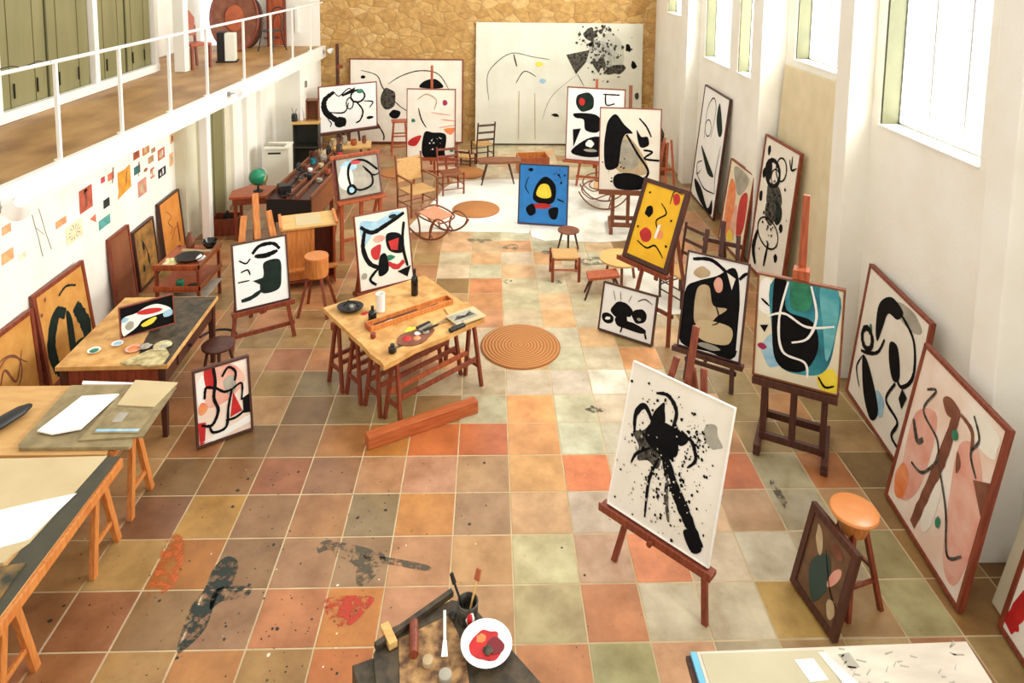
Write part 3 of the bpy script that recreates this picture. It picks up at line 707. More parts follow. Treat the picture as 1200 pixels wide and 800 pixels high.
painting('P4', 'bright yellow picture in a thick dark frame tilted back on a brown easel', 'kyellow', [
    ('b', 'kred', .36, .34, .13, .09), ('b', K, .30, .62, .09, .07), ('s', K, .03, [(.5, .76), (.66, .66), (.50, .54), (.64, .40)]), ('s', K, .035, [(.22, .24), (.46, .20), (.62, .26), (.84, .16)]), ('b', 'korange', .66, .40, .06, .05), ('p', 'kwhite', [(.56, .50), (.62, .52), (.60, .34), (.55, .34)]),
    ('b', 'kred', .78, .86, .07, .07, .3), ('s', K, .02, [(.68, .78), (.70, .94), (.88, .93)]), ('b', K, .2, .84, .02, .015), ('b', K, .8, .6, .02, .015), ('b', K, .84, .3, .025, .015), ('b', K, .16, .4, .02, .015),
], frame='darkwood', fw=.055, ft=.045)
painting('P5', 'small wide white picture with black lumps standing on the floor below the yellow one', 'canvaswhite', [
    ('b', K, .40, .50, .19, .18, .2), ('b', K, .72, .50, .13, .15), ('b', K, .16, .28, .11, .10), ('c', K, [(.30, .34), (.5, .36), (.84, .28), (.80, .18), (.5, .18), (.34, .2)]), ('p', 'canvaswhite', [(.50, .42), (.60, .44), (.60, .34), (.52, .34)]), ('b', 'canvaswhite', .16, .28, .05, .03, .3), ('b', 'kgrey', .72, .44, .04, .03),
    ('s', K, .012, [(.26, .68), (.20, .86)]), ('s', K, .012, [(.36, .7), (.33, .88)]), ('s', K, .012, [(.50, .72), (.54, .86)]), ('s', K, .02, [(.66, .78), (.78, .86), (.92, .80)]), ('s', K, .035, [(.84, .24), (.88, .10)], .1), ('s', K, .03, [(.44, .2), (.42, .08)], .1),
], frame='darkwood', fw=.02)
painting('P6', 'tall framed white picture of black dots and tangled shapes leaning on the right wall', 'canvas', [
    ('b', K, .16, .90, .045, .035), ('b', K, .10, .72, .045, .04), ('b', K, .10, .55, .05, .04), ('b', K, .76, .44, .05, .03), ('b', K, .74, .22, .05, .03),
    ('b', 'kblack2', .46, .60, .22, .10), ('b', 'kdarkgreen', .60, .52, .14, .08), ('b', 'kblack2', .44, .50, .16, .10), ('o', K, .34, .76, .20, .09, .06), ('o', K, .56, .82, .14, .08, .025), ('o', K, .44, .74, .12, .06, .02), ('o', K, .44, .34, .3, .10, .025), ('b', K, .24, .76, .08, .08),
    ('s', K, .03, [(.74, .92), (.82, .86), (.94, .89)]), ('s', K, .025, [(.80, .95), (.82, .86)]), ('s', K, .10, [(.16, .30), (.10, .16), (.22, .06)]), ('s', K, .05, [(.5, .28), (.46, .1)], .2), ('d', K, 60, .46, .5, .14, .1, .03),
], frame='mast', fw=.03)
painting('P7', 'narrow framed picture washed in orange and red leaning on the right wall pier', 'canvascream', [
    ('c', 'kgrey', [(.2, .94), (.8, .92), (.7, .74), (.5, .66), (.34, .74)]), ('c', 'korange', [(.1, .74), (.36, .72), (.44, .4), (.30, .1), (.12, .2)]), ('c', 'kred', [(.62, .66), (.86, .74), (.90, .36), (.7, .2), (.60, .4)]), ('b', 'kpink', .5, .3, .10, .22), ('b', 'klemon', .44, .14, .12, .08),
], frame='mast', fw=.025)
painting('P8', 'tall slim white picture with fine looping black lines leaning on the far right wall', 'canvaswhite', [
    ('s', K, .02, [(.25, .55), (.22, .80), (.4, .93), (.55, .85), (.5, .6)]), ('o', K, .35, .66, .12, .07, .015), ('c', 'kdarkgreen', [(.66, .92), (.88, .72), (.78, .66), (.62, .78)]), ('c', 'kdarkgreen', [(.18, .48), (.60, .38), (.80, .32), (.58, .30), (.36, .38)]),
    ('s', K, .02, [(.12, .22), (.5, .16), (.9, .2)]), ('s', K, .02, [(.3, .36), (.12, .3), (.18, .22), (.28, .27)]), ('c', K, [(.10, .16), (.4, .14), (.74, .04), (.86, .14), (.9, .02), (.5, .02), (.2, .08)]), ('s', K, .015, [(.9, .6), (.85, .35), (.92, .2)]),
], frame='darkwood', fw=.025)
painting('P9', 'framed picture with a thick black hook leaning on the wall behind the pink one', 'canvas', [
    ('b', 'kgrey', .7, .9, .2, .06), ('b', 'kskyblue', .52, .2, .1, .08), ('b', 'kgreen', .2, .58, .03, .04),
    ('c', K, [(.28, .62), (.26, .80), (.42, .92), (.62, .90), (.56, .82), (.42, .80), (.38, .68), (.34, .56)]), ('s', K, .035, [(.58, .88), (.82, .80), (.9, .60), (.78, .46), (.66, .50)], .3), ('c', K, [(.52, .64), (.64, .66), (.74, .5), (.66, .44), (.56, .52)]), 
    ('o', K, .18, .50, .09, .07, .05), ('c', K, [(.16, .36), (.30, .34), (.54, .16), (.46, .04), (.28, .14)]), ('s', K, .03, [(.12, .38), (.24, .42), (.38, .5), (.44, .62)], .2), ('s', K, .03, [(.7, .44), (.62, .28), (.82, .24), (.78, .12), (.9, .1)], .2), ('s', K, .02, [(.16, .36), (.10, .24), (.2, .14)]), ('p', K, [(.80, .46), (.88, .44), (.84, .34), (.78, .38)]),
], frame='mast', fw=.03)
painting('P10', 'large framed picture washed in pink with brown branching lines leaning on the near right pier', 'canvaspink', [
    ('c', 'kpink', [(.1, .6), (.34, .7), (.36, .3), (.2, .1), (.1, .3)]), ('c', 'kpink', [(.62, .7), (.8, .76), (.96, .5), (.92, .1), (.76, .1), (.66, .4)]), ('b', 'canvas', .5, .3, .08, .22), ('b', 'canvas', .8, .86, .16, .08), ('b', 'korange', .14, .18, .08, .1),
    ('s', 'kbrown', .10, [(.52, .82), (.50, .6), (.46, .4), (.38, .06)], .3), ('b', 'kbrown', .46, .82, .10, .05), ('s', 'kbrown', .04, [(.56, .84), (.70, .82), (.74, .72)]), ('p', 'kbrown', [(.82, .62), (.98, .70), (.97, .5)]),
    ('s', 'kblack2', .022, [(.16, .78), (.26, .82), (.18, .66), (.4, .6), (.47, .5)], .2), ('s', 'kblack2', .022, [(.68, .9), (.78, .82), (.74, .72), (.84, .64)], .2), ('s', 'kblack2', .022, [(.48, .5), (.66, .34), (.78, .16), (.9, .24)], .2), ('s', 'kblack2', .022, [(.46, .5), (.34, .36), (.2, .34)], .2), ('s', 'kblack2', .04, [(.1, .56), (.2, .48), (.26, .52)], .2), ('b', 'kgreen', .62, .24, .025, .03), ('b', 'kgreen', .56, .72, .03, .03), ('c', 'kbrown', [(.62, .66), (.68, .62), (.66, .56)]),
], frame='mast', fw=.032)
painting('P11', 'framed white picture with a bold red stroke at the right edge of the view', 'canvas', [
    ('s', 'kred', .10, [(.06, .05), (.14, .3), (.34, .5), (.7, .55)], .2), ('s', K, .04, [(.2, .7), (.5, .6), (.7, .8)]), ('b', K, .7, .25, .12, .1), ('b', 'kred', .08, .10, .05, .03),
], frame='mast', fw=.035)
painting('P11b', 'back of a thin pale canvas leaning on the wall behind the red stroke picture', 'canvascream', [], frame=None)
painting('P12', 'small dark brown picture in a heavy frame leaning on the tall round stool', 'darkpaint', [
    ('c', 'dkteal', [(.40, .62), (.58, .66), (.66, .4), (.5, .1), (.34, .2), (.26, .4)]), ('b', 'ktan', .3, .72, .07, .14, .4), ('b', 'kpink', .72, .55, .06, .16, -.4), ('b', 'kbrown', .66, .8, .12, .06), ('b', 'ktan', .8, .24, .08, .1), ('s', K, .02, [(.46, .7), (.7, .4), (.9, .3)]),
], frame='darkwood', fw=.05, ft=.03)
painting('P13', 'wide white picture with heavy black crescents by the gallery end and stone wall', 'canvaswhite', [
    ('s', K, .10, [(.26, .86), (.10, .70), (.12, .44), (.34, .20), (.44, .12)], .5), ('b', K, .36, .20, .10, .12), ('s', K, .02, [(.26, .86), (.34, .76), (.50, .9), (.58, .84)]), ('p', K, [(.38, .78), (.62, .92), (.6, .82), (.4, .74)]), ('o', K, .66, .72, .12, .13, .03), ('b', 'kgreen', .70, .82, .06, .05), ('s', K, .03, [(.62, .62), (.74, .4), (.70, .2), (.62, .14)], .2), ('s', K, .025, [(.5, .6), (.42, .4), (.16, .44)]), ('o', K, .52, .58, .06, .12, .02), ('b', K, .87, .22, .06, .035), ('s', K, .025, [(.76, .6), (.92, .56), (.86, .44)]), ('s', K, .02, [(.14, .3), (.2, .2), (.18, .12)]),
], frame='mast', fw=.022)
painting('P14', 'upright white picture with a black square and red patch on a far red easel', 'canvas', [
    ('c', K, [(.34, .02), (.36, .36), (.54, .37), (.80, .34), (.78, .1), (.76, .02)]), ('s', K, .03, [(.24, .72), (.30, .56), (.40, .44)]), ('s', 'ktan', .03, [(.22, .84), (.40, .92), (.60, .84), (.56, .70)]), ('b', 'kpurple', .78, .80, .05, .04), ('s', 'korange', .02, [(.7, .56), (.98, .54)]), ('s', 'korange', .02, [(.66, .44), (.98, .48)]), ('c', 'korange', [(.76, .42), (.98, .44), (.9, .34)]), ('c', 'kred', [(.04, .24), (.16, .30), (.30, .32), (.20, .18), (.05, .18)]), ('b', 'kgreen', .14, .54, .04, .025), ('b', 'kgreen', .92, .12, .04, .03), ('d', 'kwhite', 20, .56, .18, .1, .08, .02), ('s', 'kpink', .02, [(.5, .66), (.9, .62)]),
], frame='mast', fw=.016)
painting('P15', 'small grey picture with a black loop on a high orange wooden stand', 'kgrey', [
    ('b', 'kskyblue', .3, .8, .2, .12), ('b', 'canvas', .2, .5, .16, .3), ('s', K, .06, [(.30, .24), (.26, .6), (.36, .86), (.66, .88), (.96, .6)], .2), ('s', K, .05, [(.30, .30), (.5, .16), (.78, .24), (.80, .5), (.62, .74)], .3), ('b', K, .3, .2, .12, .13), ('b', 'kskyblue', .3, .2, .06, .07), ('b', 'kred', .46, .86, .12, .05), ('s', K, .04, [(.66, .66), (.84, .48), (.98, .5)]),
], frame='darkwood', fw=.012)
painting('P16', 'white picture with thick black curves and red blots on an easel behind the trestle table', 'canvas', [
    ('c', 'kskyblue', [(.1, .9), (.4, .88), (.7, .96), (.9, .92), (.7, .82), (.4, .78), (.16, .6)]), ('s', K, .08, [(.10, .84), (.30, .74), (.56, .80), (.92, .92)], .3), ('s', K, .08, [(.18, .80), (.12, .56), (.22, .34), (.46, .24)], .3), ('c', 'kred', [(.26, .52), (.44, .56), (.38, .38), (.28, .40)]), ('b', 'kpink', .42, .64, .10, .05), ('c', K, [(.56, .68), (.82, .64), (.84, .40), (.58, .46)]), ('p', 'kred', [(.58, .58), (.78, .60), (.74, .44), (.62, .46)]), ('s', 'kred', .09, [(.54, .30), (.70, .22), (.84, .28)], .3), ('b', 'kgreen', .56, .36, .12, .04), ('c', K, [(.40, .40), (.52, .42), (.54, .2), (.36, .16)]), ('s', K, .06, [(.90, .80), (.84, .5), (.90, .2)], .3), ('s', K, .05, [(.36, .26), (.20, .14), (.30, .05)], .2), ('p', K, [(.70, .16), (.96, .20), (.88, .06)]), ('b', 'kdarkgreen', .7, .90, .07, .03), ('b', 'kgrey', .10, .20, .05, .04),
], frame='mast', fw=.014)
painting('P17', 'white picture with a bold black slab and arc on a brown easel', 'canvaswhite', [
    ('s', K, .07, [(.36, .80), (.50, .90), (.74, .90), (.86, .80)], .2), ('s', K, .10, [(.40, .76), (.60, .74), (.82, .78)], .5), ('c', 'kdarkgreen', [(.56, .64), (.84, .64), (.86, .4), (.80, .20), (.52, .18), (.46, .30), (.54, .46)]), ('s', 'kdarkgreen', .08, [(.50, .24), (.30, .16), (.12, .14)], .3), ('p', 'kdarkgreen', [(.54, .42), (.34, .40), (.50, .30)]),
    ('s', K, .03, [(.12, .74), (.24, .68), (.32, .74)], .2), ('s', K, .03, [(.14, .56), (.26, .58), (.30, .50)], .2), ('s', K, .025, [(.08, .42), (.28, .42)], .1),
], frame='darkwood', fw=.018)
painting('P18', 'small colourful picture with black angles and red patches standing on the floor tiles', 'canvaspink', [
    ('b', 'kwhite', .14, .7, .1, .2), ('c', 'kpink', [(.3, .96), (.7, .94), (.9, .7), (.6, .5), (.2, .5)]), ('c', 'kred', [(.20, .96), (.34, .96), (.34, .72), (.22, .74)]), ('p', 'kred', [(.68, .58), (.82, .30), (.60, .26)]), ('p', 'kred', [(.04, .32), (.18, .3), (.14, .04), (.06, .03)]), ('b', 'korange', .14, .48, .08, .08), ('c', 'kgrey', [(.52, .76), (.7, .80), (.74, .62), (.6, .56)]), ('p', K, [(.84, .46), (.98, .5), (.98, .24), (.84, .26)]), ('p', 'kwhite', [(.1, .06), (.96, .22), (.97, .12), (.3, .03)]),
    ('s', K, .06, [(.36, .98), (.38, .78), (.34, .58), (.40, .4), (.28, .24), (.10, .28)], .2), ('s', K, .05, [(.36, .72), (.52, .62), (.66, .62)], .2), ('s', K, .05, [(.18, .6), (.22, .74), (.36, .70)], .2), ('s', K, .05, [(.5, .82), (.62, .92), (.74, .84), (.72, .72)], .2), ('s', K, .05, [(.66, .62), (.58, .4), (.52, .16), (.3, .14), (.24, .22)], .2), ('s', K, .05, [(.52, .24), (.7, .24), (.88, .3)], .2), ('s', K, .04, [(.66, .62), (.84, .66), (.82, .44)], .2),
], frame='darkwood', fw=.022)
painting('P19', 'bright blue picture with black, yellow and red patches standing at the room centre', 'kblue', [
    ('c', K, [(.30, .42), (.36, .66), (.54, .80), (.74, .66), (.72, .40), (.52, .34)]), ('c', 'klemon', [(.36, .50), (.44, .66), (.60, .66), (.66, .48), (.50, .44)]), ('b', 'kred', .46, .31, .20, .045, .1), ('c', K, [(.16, .26), (.30, .34), (.36, .20), (.24, .14)]), ('c', K, [(.62, .26), (.80, .30), (.78, .12), (.66, .12)]),
    ('b', K, .24, .90, .05, .03), ('s', K, .02, [(.20, .78), (.14, .62), (.22, .5)]), ('d', K, 14, .80, .82, .05, .05, .03), ('s', K, .03, [(.78, .44), (.92, .40)]),
], frame='darkwood', fw=.02)
painting('P20', 'far white picture with a dark disc above black angular shapes beside the back canvas', 'canvaswhite', [
    ('b', 'kdarkgreen', .32, .80, .16, .13), ('b', 'kred', .26, .80, .05, .05), ('c', K, [(.14, .64), (.5, .64), (.62, .52), (.54, .40), (.34, .42), (.30, .56), (.16, .58)]), ('p', K, [(.12, .42), (.26, .44), (.14, .18)]), ('c', K, [(.1, .12), (.36, .30), (.60, .34), (.66, .2), (.6, .08), (.3, .06)]), ('b', 'canvaswhite', .42, .24, .07, .05), ('s', K, .025, [(.62, .92), (.9, .92)], .1), ('s', K, .025, [(.66, .92), (.68, .78), (.82, .80)], .1), ('s', K, .04, [(.64, .7), (.8, .56), (.7, .4)], .2), ('b', 'kgrey', .44, .15, .12, .02),
], frame='mast', fw=.02)
painting('P21', 'tall white picture with a shaded grey wedge and black mass right of centre', 'canvas', [
    ('c', 'ktan', [(.32, .66), (.5, .64), (.76, .38), (.78, .22), (.5, .2), (.26, .3)]), ('c', 'kgrey', [(.36, .6), (.5, .58), (.66, .36), (.5, .26), (.34, .34)]), ('c', K, [(.14, .84), (.26, .92), (.40, .80), (.54, .70), (.42, .68), (.36, .56), (.34, .4), (.30, .28), (.12, .26), (.08, .5), (.10, .7)]), ('s', K, .04, [(.44, .68), (.62, .46), (.80, .26), (.74, .16), (.60, .16)], .2), ('c', K, [(.26, .18), (.5, .22), (.74, .16), (.7, .03), (.3, .03)]), ('c', K, [(.60, .74), (.68, .66), (.78, .66), (.80, .56), (.66, .54)]), ('s', K, .03, [(.64, .88), (.76, .78), (.84, .66)], .3), ('s', K, .035, [(.72, .50), (.86, .48), (.74, .40), (.98, .38)], .1), ('d', K, 26, .3, .3, .2, .14, .02),
], frame='mast', fw=.015)
painting('LT', 'small painted panel with a red oval and blue spot standing on the messy desk', 'kblack', [
    ('c', 'kwhite', [(.06, .60), (.3, .68), (.5, .80), (.72, .78), (.94, .5), (.6, .44), (.4, .4), (.3, .24), (.06, .06)]), ('b', 'kred', .55, .63, .23, .10, -.12), ('b', 'kskyblue', .88, .40, .09, .12), ('b', 'kskyblue', .1, .56, .07, .08), ('b', 'klemon', .52, .28, .15, .09, .3), ('b', 'kgrey', .18, .34, .08, .14), ('p', K, [(.02, .02), (.3, .22), (.5, .12), (.5, .02)]),
], frame='mast', fw=.012, ft=.02)
painting('L1', 'framed ochre board with a faint brown scribble leaning nearest on the left wall', 'jute', [
    ('o', 'kbrown', .45, .5, .26, .22, .02), ('s', 'kbrown', .03, [(.3, .3), (.44, .6), (.6, .4), (.74, .66)]), ('s', 'kbrown', .02, [(.2, .5), (.5, .7), (.8, .5)]),
], frame='mast', fw=.045)
painting('L2', 'framed ochre board with a dark green arch leaning on the wall behind the desk', 'jute', [
    ('s', 'kdarkgreen', .16, [(.2, .12), (.16, .4), (.34, .66), (.5, .60)], .3), ('s', 'kdarkgreen', .20, [(.8, .08), (.84, .3), (.76, .5), (.7, .6)], .3), ('c', 'kdarkgreen', [(.46, .1), (.56, .1), (.6, .5), (.52, .62), (.48, .4)]), ('c', 'kdarkgreen', [(.2, .06), (.8, .05), (.8, .2), (.6, .24), (.4, .14), (.24, .2)]), ('s', 'kdarkgreen', .03, [(.44, .82), (.6, .86), (.78, .8)], .1), ('b', 'kbrown', .2, .88, .02, .02), ('b', 'kbrown', .1, .76, .02, .02),
], frame='mast', fw=.045)
painting('L3', 'plain narrow red brown wooden panel leaning on the left wall', pbr('brown_panel', (116, 62, 36), (140, 82, 48), .6, 3), [], frame='mast', fw=.03, name='leaning_board', cat='board')
painting('L4', 'mottled ochre and green board in a dark frame leaning on the left wall', 'jute2', [
    ('b', 'kdarkgreen', .4, .66, .05, .08), ('b', 'kdarkgreen', .56, .4, .04, .10), ('s', 'kdarkgreen', .02, [(.3, .8), (.5, .6), (.6, .3)]), ('b', 'kdarkgreen', .3, .3, .04, .06),
], frame='darkwood', fw=.03)
painting('L5', 'orange board with a thin zigzag line leaning farthest along the left wall', pbr('orange_board', (206, 126, 44), (216, 142, 62), .7, 4), [
    ('s', 'kbrown', .02, [(.3, .8), (.5, .66), (.34, .6), (.5, .46), (.36, .40)], .1), ('s', 'kbrown', .02, [(.4, .3), (.6, .42), (.72, .44)], .1), ('s', 'mast', .05, [(.74, .5), (.76, .3), (.76, .16)], .1),
], frame='darkwood', fw=.025)
painting('P22', 'large wide white canvas with thin black curves leaning on the left of the stone wall', 'canvas', [
    ('s', K, .010, [(.10, .86), (.24, .80), (.30, .64), (.44, .44), (.54, .36)]), ('s', K, .010, [(.34, .70), (.46, .80), (.62, .86), (.78, .82), (.88, .62)]), ('b', 'kblack2', .34, .52, .07, .13), ('b', K, .40, .34, .05, .05), ('c', K, [(.62, .66), (.66, .74), (.76, .76), (.82, .66)]), ('s', K, .012, [(.24, .24), (.30, .1), (.30, .03)], .1), ('b', K, .12, .78, .02, .02),
], frame='mast', fw=.03)
painting('P23', 'huge grey white canvas with smoky black smudges covering the middle of the stone wall', 'backcanvas', [
    ('b', pbr('thin_grey_wash', (206, 204, 186), (186, 184, 168), .8, 5), .80, .76, .12, .14, .4, .3), ('b', pbr('smoke_wash', (150, 148, 136), (206, 204, 190), .8, 6), .76, .74, .07, .14, .3, .4), ('b', 'kblack2', .74, .66, .03, .05, .2, .4), ('b', 'kblack2', .68, .92, .03, .05, .2, .4), ('b', 'kblack2', .84, .62, .05, .04, .2, .4), ('b', K, .69, .83, .018, .018, .2, .3), ('b', K, .91, .80, .016, .03, .2, .3), ('b', K, .95, .66, .016, .03, .2, .3), ('b', 'kblack2', .97, .4, .012, .03), ('b', K, .48, .24, .02, .02, 0, .4),
    ('d', 'kblack2', 170, .76, .78, .07, .14, .012), ('d', 'kblack2', 60, .70, .9, .03, .06, .012), ('p', 'kblack2', [(.54, .74), (.68, .78), (.66, .68), (.60, .58)]), ('s', K, .004, [(.08, .36), (.07, .56), (.13, .68), (.22, .75), (.34, .72), (.44, .70)]), ('s', K, .008, [(.225, .74), (.245, .64)]), ('s', K, .005, [(.24, .50), (.29, .60), (.36, .56)]), ('b', 'kskyblue', .40, .52, .02, .02), ('b', 'klemon', .38, .66, .02, .02), ('s', 'kgrey', .004, [(.61, .58), (.46, .4), (.40, .2)]), ('s', K, .004, [(.61, .58), (.65, .48)]),
    ('s', 'ktan', .004, [(.26, .44), (.26, .04)], .1), ('s', 'ktan', .004, [(.355, .42), (.36, .04)], .1), 
], frame=None)
# dark studio pole at the left end of the back canvas
mb = MB(); mb.box((-3.86, 11.1, 1.25), (.07, .07, 2.5), 'darkwood'); mb.box((-3.8, 11.08, 1.95), (.14, .06, .08), 'mast')
tag(mb.build('timber_post', bevel=.004), 'dark upright timber post standing beside the left back canvas', 'post')

# ------------------------------------------------------------------ easels
def frame_of(key):
    x, y, z, yaw, w, h, tilt = PT[key]; a = math.radians(yaw)
    return (x + math.cos(a) * w / 2, y + math.sin(a) * w / 2, 0), a, z, w, h, math.tan(math.radians(tilt))
def easel(key, label, m, top, foot_w, foot_y=0.03, top_w=.14, cross=None, back=.7, mast_top=None, ledge_ext=.04, bar_w=.045, ledge_t=.035, group='wooden tripod easels', knob=True, back_x=0, top_off=0.0, prong=None):
    loc, a, z0, w, h, tn = frame_of(key)
    t = thing('painting_easel', label, 'easel', loc, a, group)
    th = .062
    def py(z): return (z - z0) * tn + th
    yt = py(top) + .02
    for s_ in (-1, 1):
        b = MB(); b.bar((s_ * foot_w / 2, foot_y, 0), (s_ * top_w / 2 + top_off, yt, top), bar_w, .03, m, up=(0, 1, 0)); b.build('leg', t, bevel=.003)
    b = MB(); b.bar((top_off, yt + .03, top - .05), (back_x, yt + back, 0), bar_w, .03, m, up=(0, 1, 0)); b.build('rear_leg', t, bevel=.003)
    b = MB(); b.box((0, -.012, z0 - ledge_t / 2 - .008), (w + 2 * ledge_ext, .10, ledge_t), m); b.box((0, -.055, z0 + .001), (w + 2 * ledge_ext, .014, .03), m); b.build('ledge', t, bevel=.003)
    mt = mast_top or top
    zb = max(z0 * .72, .12); 
    b = MB(); b.bar((0, foot_y * (1 - zb / top) + yt * zb / top + .0, zb), (top_off, py(mt) + .012, mt), .05, .028, m, up=(0, 1, 0)); b.build('mast', t, bevel=.003)
    if cross:
        for zc in (cross if isinstance(cross, (list, tuple)) else [cross]):
            f = 1 - zc / top; hw = foot_w / 2 * f + top_w / 2 * (1 - f)
            b = MB(); b.box((top_off * zc / top, foot_y * f + yt * (1 - f) + .02, zc), (2 * hw + .08, .022, .05), m); b.build('crossbar', t, bevel=.003)
    if prong:
        for s_, zt in ((-1, top + .01), (0, mt + .01), (1, top + .02)):
            zc = z0 + h - .12; f = zc / top; xb = s_ * (foot_w / 2 * (1 - f) + top_w / 2 * f)
            b = MB(); b.bar((xb, foot_y * (1 - f) + yt * f + .003, zc), (s_ * top_w / 2, (yt if s_ else py(mt) + .012) + .003, zt), .072, .036, prong, up=(0, 1, 0)); b.build('prong', t, bevel=.004)
    if knob:
        b = MB(); b.cyl((0, -.09, z0 - .03), (0, -.02, z0 - .03), .02, m, n=10); b.build('knob', t)
    return t
def h_easel(key, label, m, top, wf=.58, dp=.62, group='heavy studio easels', clamp=True):
    loc, a, z0, w, h, tn = frame_of(key)
    t = thing('studio_easel', label, 'easel', loc, a, group)
    y0 = .08
    for s_ in (-1, 1):
        b = MB(); b.box((s_ * wf / 2, y0 + .16, .07), (.06, dp, .07), m); b.box((s_ * wf / 2, y0 - dp / 2 + .2, .03), (.06, .09, .05), m); b.box((s_ * wf / 2, y0 + dp / 2 + .12, .03), (.06, .09, .05), m); b.build('foot', t, bevel=.006)
        b = MB(); b.bar((s_ * wf / 2 * .9, y0, .09), (s_ * wf / 2 * .9, y0 + .02, z0 + .25), .055, .04, m, up=(0, 1, 0)); b.build('upright', t, bevel=.003)
        b = MB(); b.bar((s_ * wf / 2 * .9, y0 + dp * .55, .1), (s_ * wf / 2 * .9, y0 + .04, z0 + .15), .04, .03, m, up=(0, 1, 0)); b.build('brace', t, bevel=.003)
    for yy, zz in ((y0, .13), (y0 + dp * .62, .11)):
        b = MB(); b.box((0, yy, zz), (wf, .045, .07), m); b.build('crossbar', t, bevel=.003)
    b = MB(); b.box((0, y0 + .02, z0 + .12), (wf, .03, .06), m); b.build('crossbar', t, bevel=.003)
    b = MB(); b.bar((0, y0, .12), (0, y0 + .012, z0 + .1), .06, .035, m, up=(0, 1, 0)); b.bar((0, y0 + .012, z0 + .1), (0, y0 + (top - z0) * tn + .03, top), .085 if clamp else .055, .035, 'redwood' if clamp else m, up=(0, 1, 0), w2=.06); b.build('mast', t, bevel=.004)
    b = MB(); b.box((0, 0, z0 - .03), (w * .98, .13, .045), m); b.box((0, -.058, z0 + .002), (w * .98, .014, .03), m); b.build('ledge', t, bevel=.003)
    if clamp:
        zc = z0 + h + .05
        b = MB(); b.box((0, y0 + (zc - z0) * tn - .035, zc), (.14, .12, .09), 'redwood'); b.build('clamp', t, bevel=.004)
    return t
easel('P1', 'red brown easel with a low ledge carrying the splashed canvas nearest the camera', 'mast', 1.62, .76, foot_y=.06, top_w=.22, mast_top=1.88, back=.55)
h_easel('P2', 'dark studio easel with a tall red mast holding the teal picture', 'darkwood', 2.50)
easel('P3', 'dark easel with three prongs above the black and ochre picture', 'darkwood', 1.62, .50, foot_y=.06, top_w=.34, mast_top=1.74, back=.5, cross=[1.5, .2])
easel('P4', 'brown easel holding the yellow picture high and tilted back', 'mast', 1.80, .62, foot_y=.12, top_w=.2, back=.5, cross=[.35])
easel('P13', 'dark easel holding the wide crescent picture near the stone wall', 'darkwood', 1.55, .6, top_w=.3, back=.35)
easel('P14', 'tall red easel with its mast above the black square picture', 'redwood', 1.9, .72, top_w=.2, mast_top=2.42, back=.5, cross=[.25])
easel('P16', 'dark red easel carrying the red blot picture behind the trestle table', 'mast', 1.10, .86, top_w=.3, back=.6, foot_y=.10, cross=[.14])
easel('P17', 'brown easel with a crossbar holding the bold black bent shape', 'mast', 1.52, .72, top_w=.28, mast_top=1.76, back=.5, cross=[.16], prong='orangewood')
easel('P20', 'far easel with a slim red mast behind the dark disc picture', 'redwood', 1.9, .7, top_w=.2, mast_top=2.2, back=.4, cross=[.2])
h_easel('P21', 'brown studio easel on a low base under the shaded wedge picture', 'midwood', 2.5, wf=.56, clamp=False)
# small support behind the blue picture
loc, a, z0, w, h, tn = frame_of('P19')
t = thing('display_stand', 'low wooden stand holding up the blue picture from behind', 'stand', loc, a)
for s_ in (-1, 1):
    b = MB(); b.bar((s_ * .2, .07, 0), (s_ * .12, .17, .85), .035, .025, 'mast', up=(0, 1, 0)); b.build('leg', t)
b = MB(); b.bar((0, .19, .8), (0, .5, 0), .035, .025, 'mast', up=(0, 1, 0)); b.build('rear_leg', t)
b = MB(); b.box((0, .17, .72), (.4, .022, .045), 'mast'); b.build('crossbar', t)
# orange stand for the grey picture
loc, a, z0, w, h, tn = frame_of('P15')
t = thing('painting_stand', 'orange wooden stand carrying the small grey loop picture at table height', 'stand', loc, a)
b = MB(); b.box((0, .0, .915), (.78, .20, .035), 'redwood'); b.build('ledge', t, bevel=.004)
b = MB(); b.box((0, .235, 1.545), (.80, .05, .05), 'redwood'); b.build('top_bar', t, bevel=.004)
for s_ in (-1, 1):
    b = MB(); b.bar((s_ * .31, .0, 0), (s_ * .31, .0, .9), .05, .05, 'redwood'); b.build('leg', t, bevel=.003)
    b = MB(); b.bar((s_ * .36, .05, .93), (s_ * .36, .24, 1.56), .04, .03, 'mast', up=(0, 1, 0)); b.build('side_post', t, bevel=.003)
    b = MB(); b.bar((s_ * .31, .50, 0), (s_ * .31, .09, .88), .04, .04, 'redwood'); b.build('rear_leg', t, bevel=.003)
b = MB(); b.box((0, .02, .3), (.62, .03, .05), 'redwood'); b.build('crossbar', t, bevel=.003)
b = MB(); b.box((.02, .05, .6), (.05, .04, .58), 'redwood'); b.build('mast', t, bevel=.003)
# ------------------------------------------------------------------ tables
def trestle(name, label, loc, rz, L, h, m, spread=.22, legw=.045, group=None, low=True, inset=.06, cat='trestle'):
    """horse with its beam along local x"""
    t = thing(name, label, cat, loc, rz, group)
    b = MB(); b.box((0, 0, h - .04), (L, .07, .08), m); b.build('beam', t, bevel=.004)
    for sx in (-1, 1):
        x = sx * (L / 2 - inset)
        for sy in (-1, 1):
            b = MB(); b.bar((x, sy * .03, h - .03), (x + sx * .03, sy * spread, 0), legw, legw * .75, m, up=(1, 0, 0)); b.build('leg', t, bevel=.003)
        if low:
            z = h * .3; f = 1 - z / h
            b = MB(); b.box((x + sx * .02, 0, z), (.025, 2 * (.03 + (spread - .03) * f) + .03, .04), m); b.build('stretcher', t, bevel=.003)
    return t
def tri_long(t, L, h, m, y, z):
    b = MB(); b.box((0, y, z), (L - .1, .028, .045), m); b.build('stretcher', t, bevel=.003)

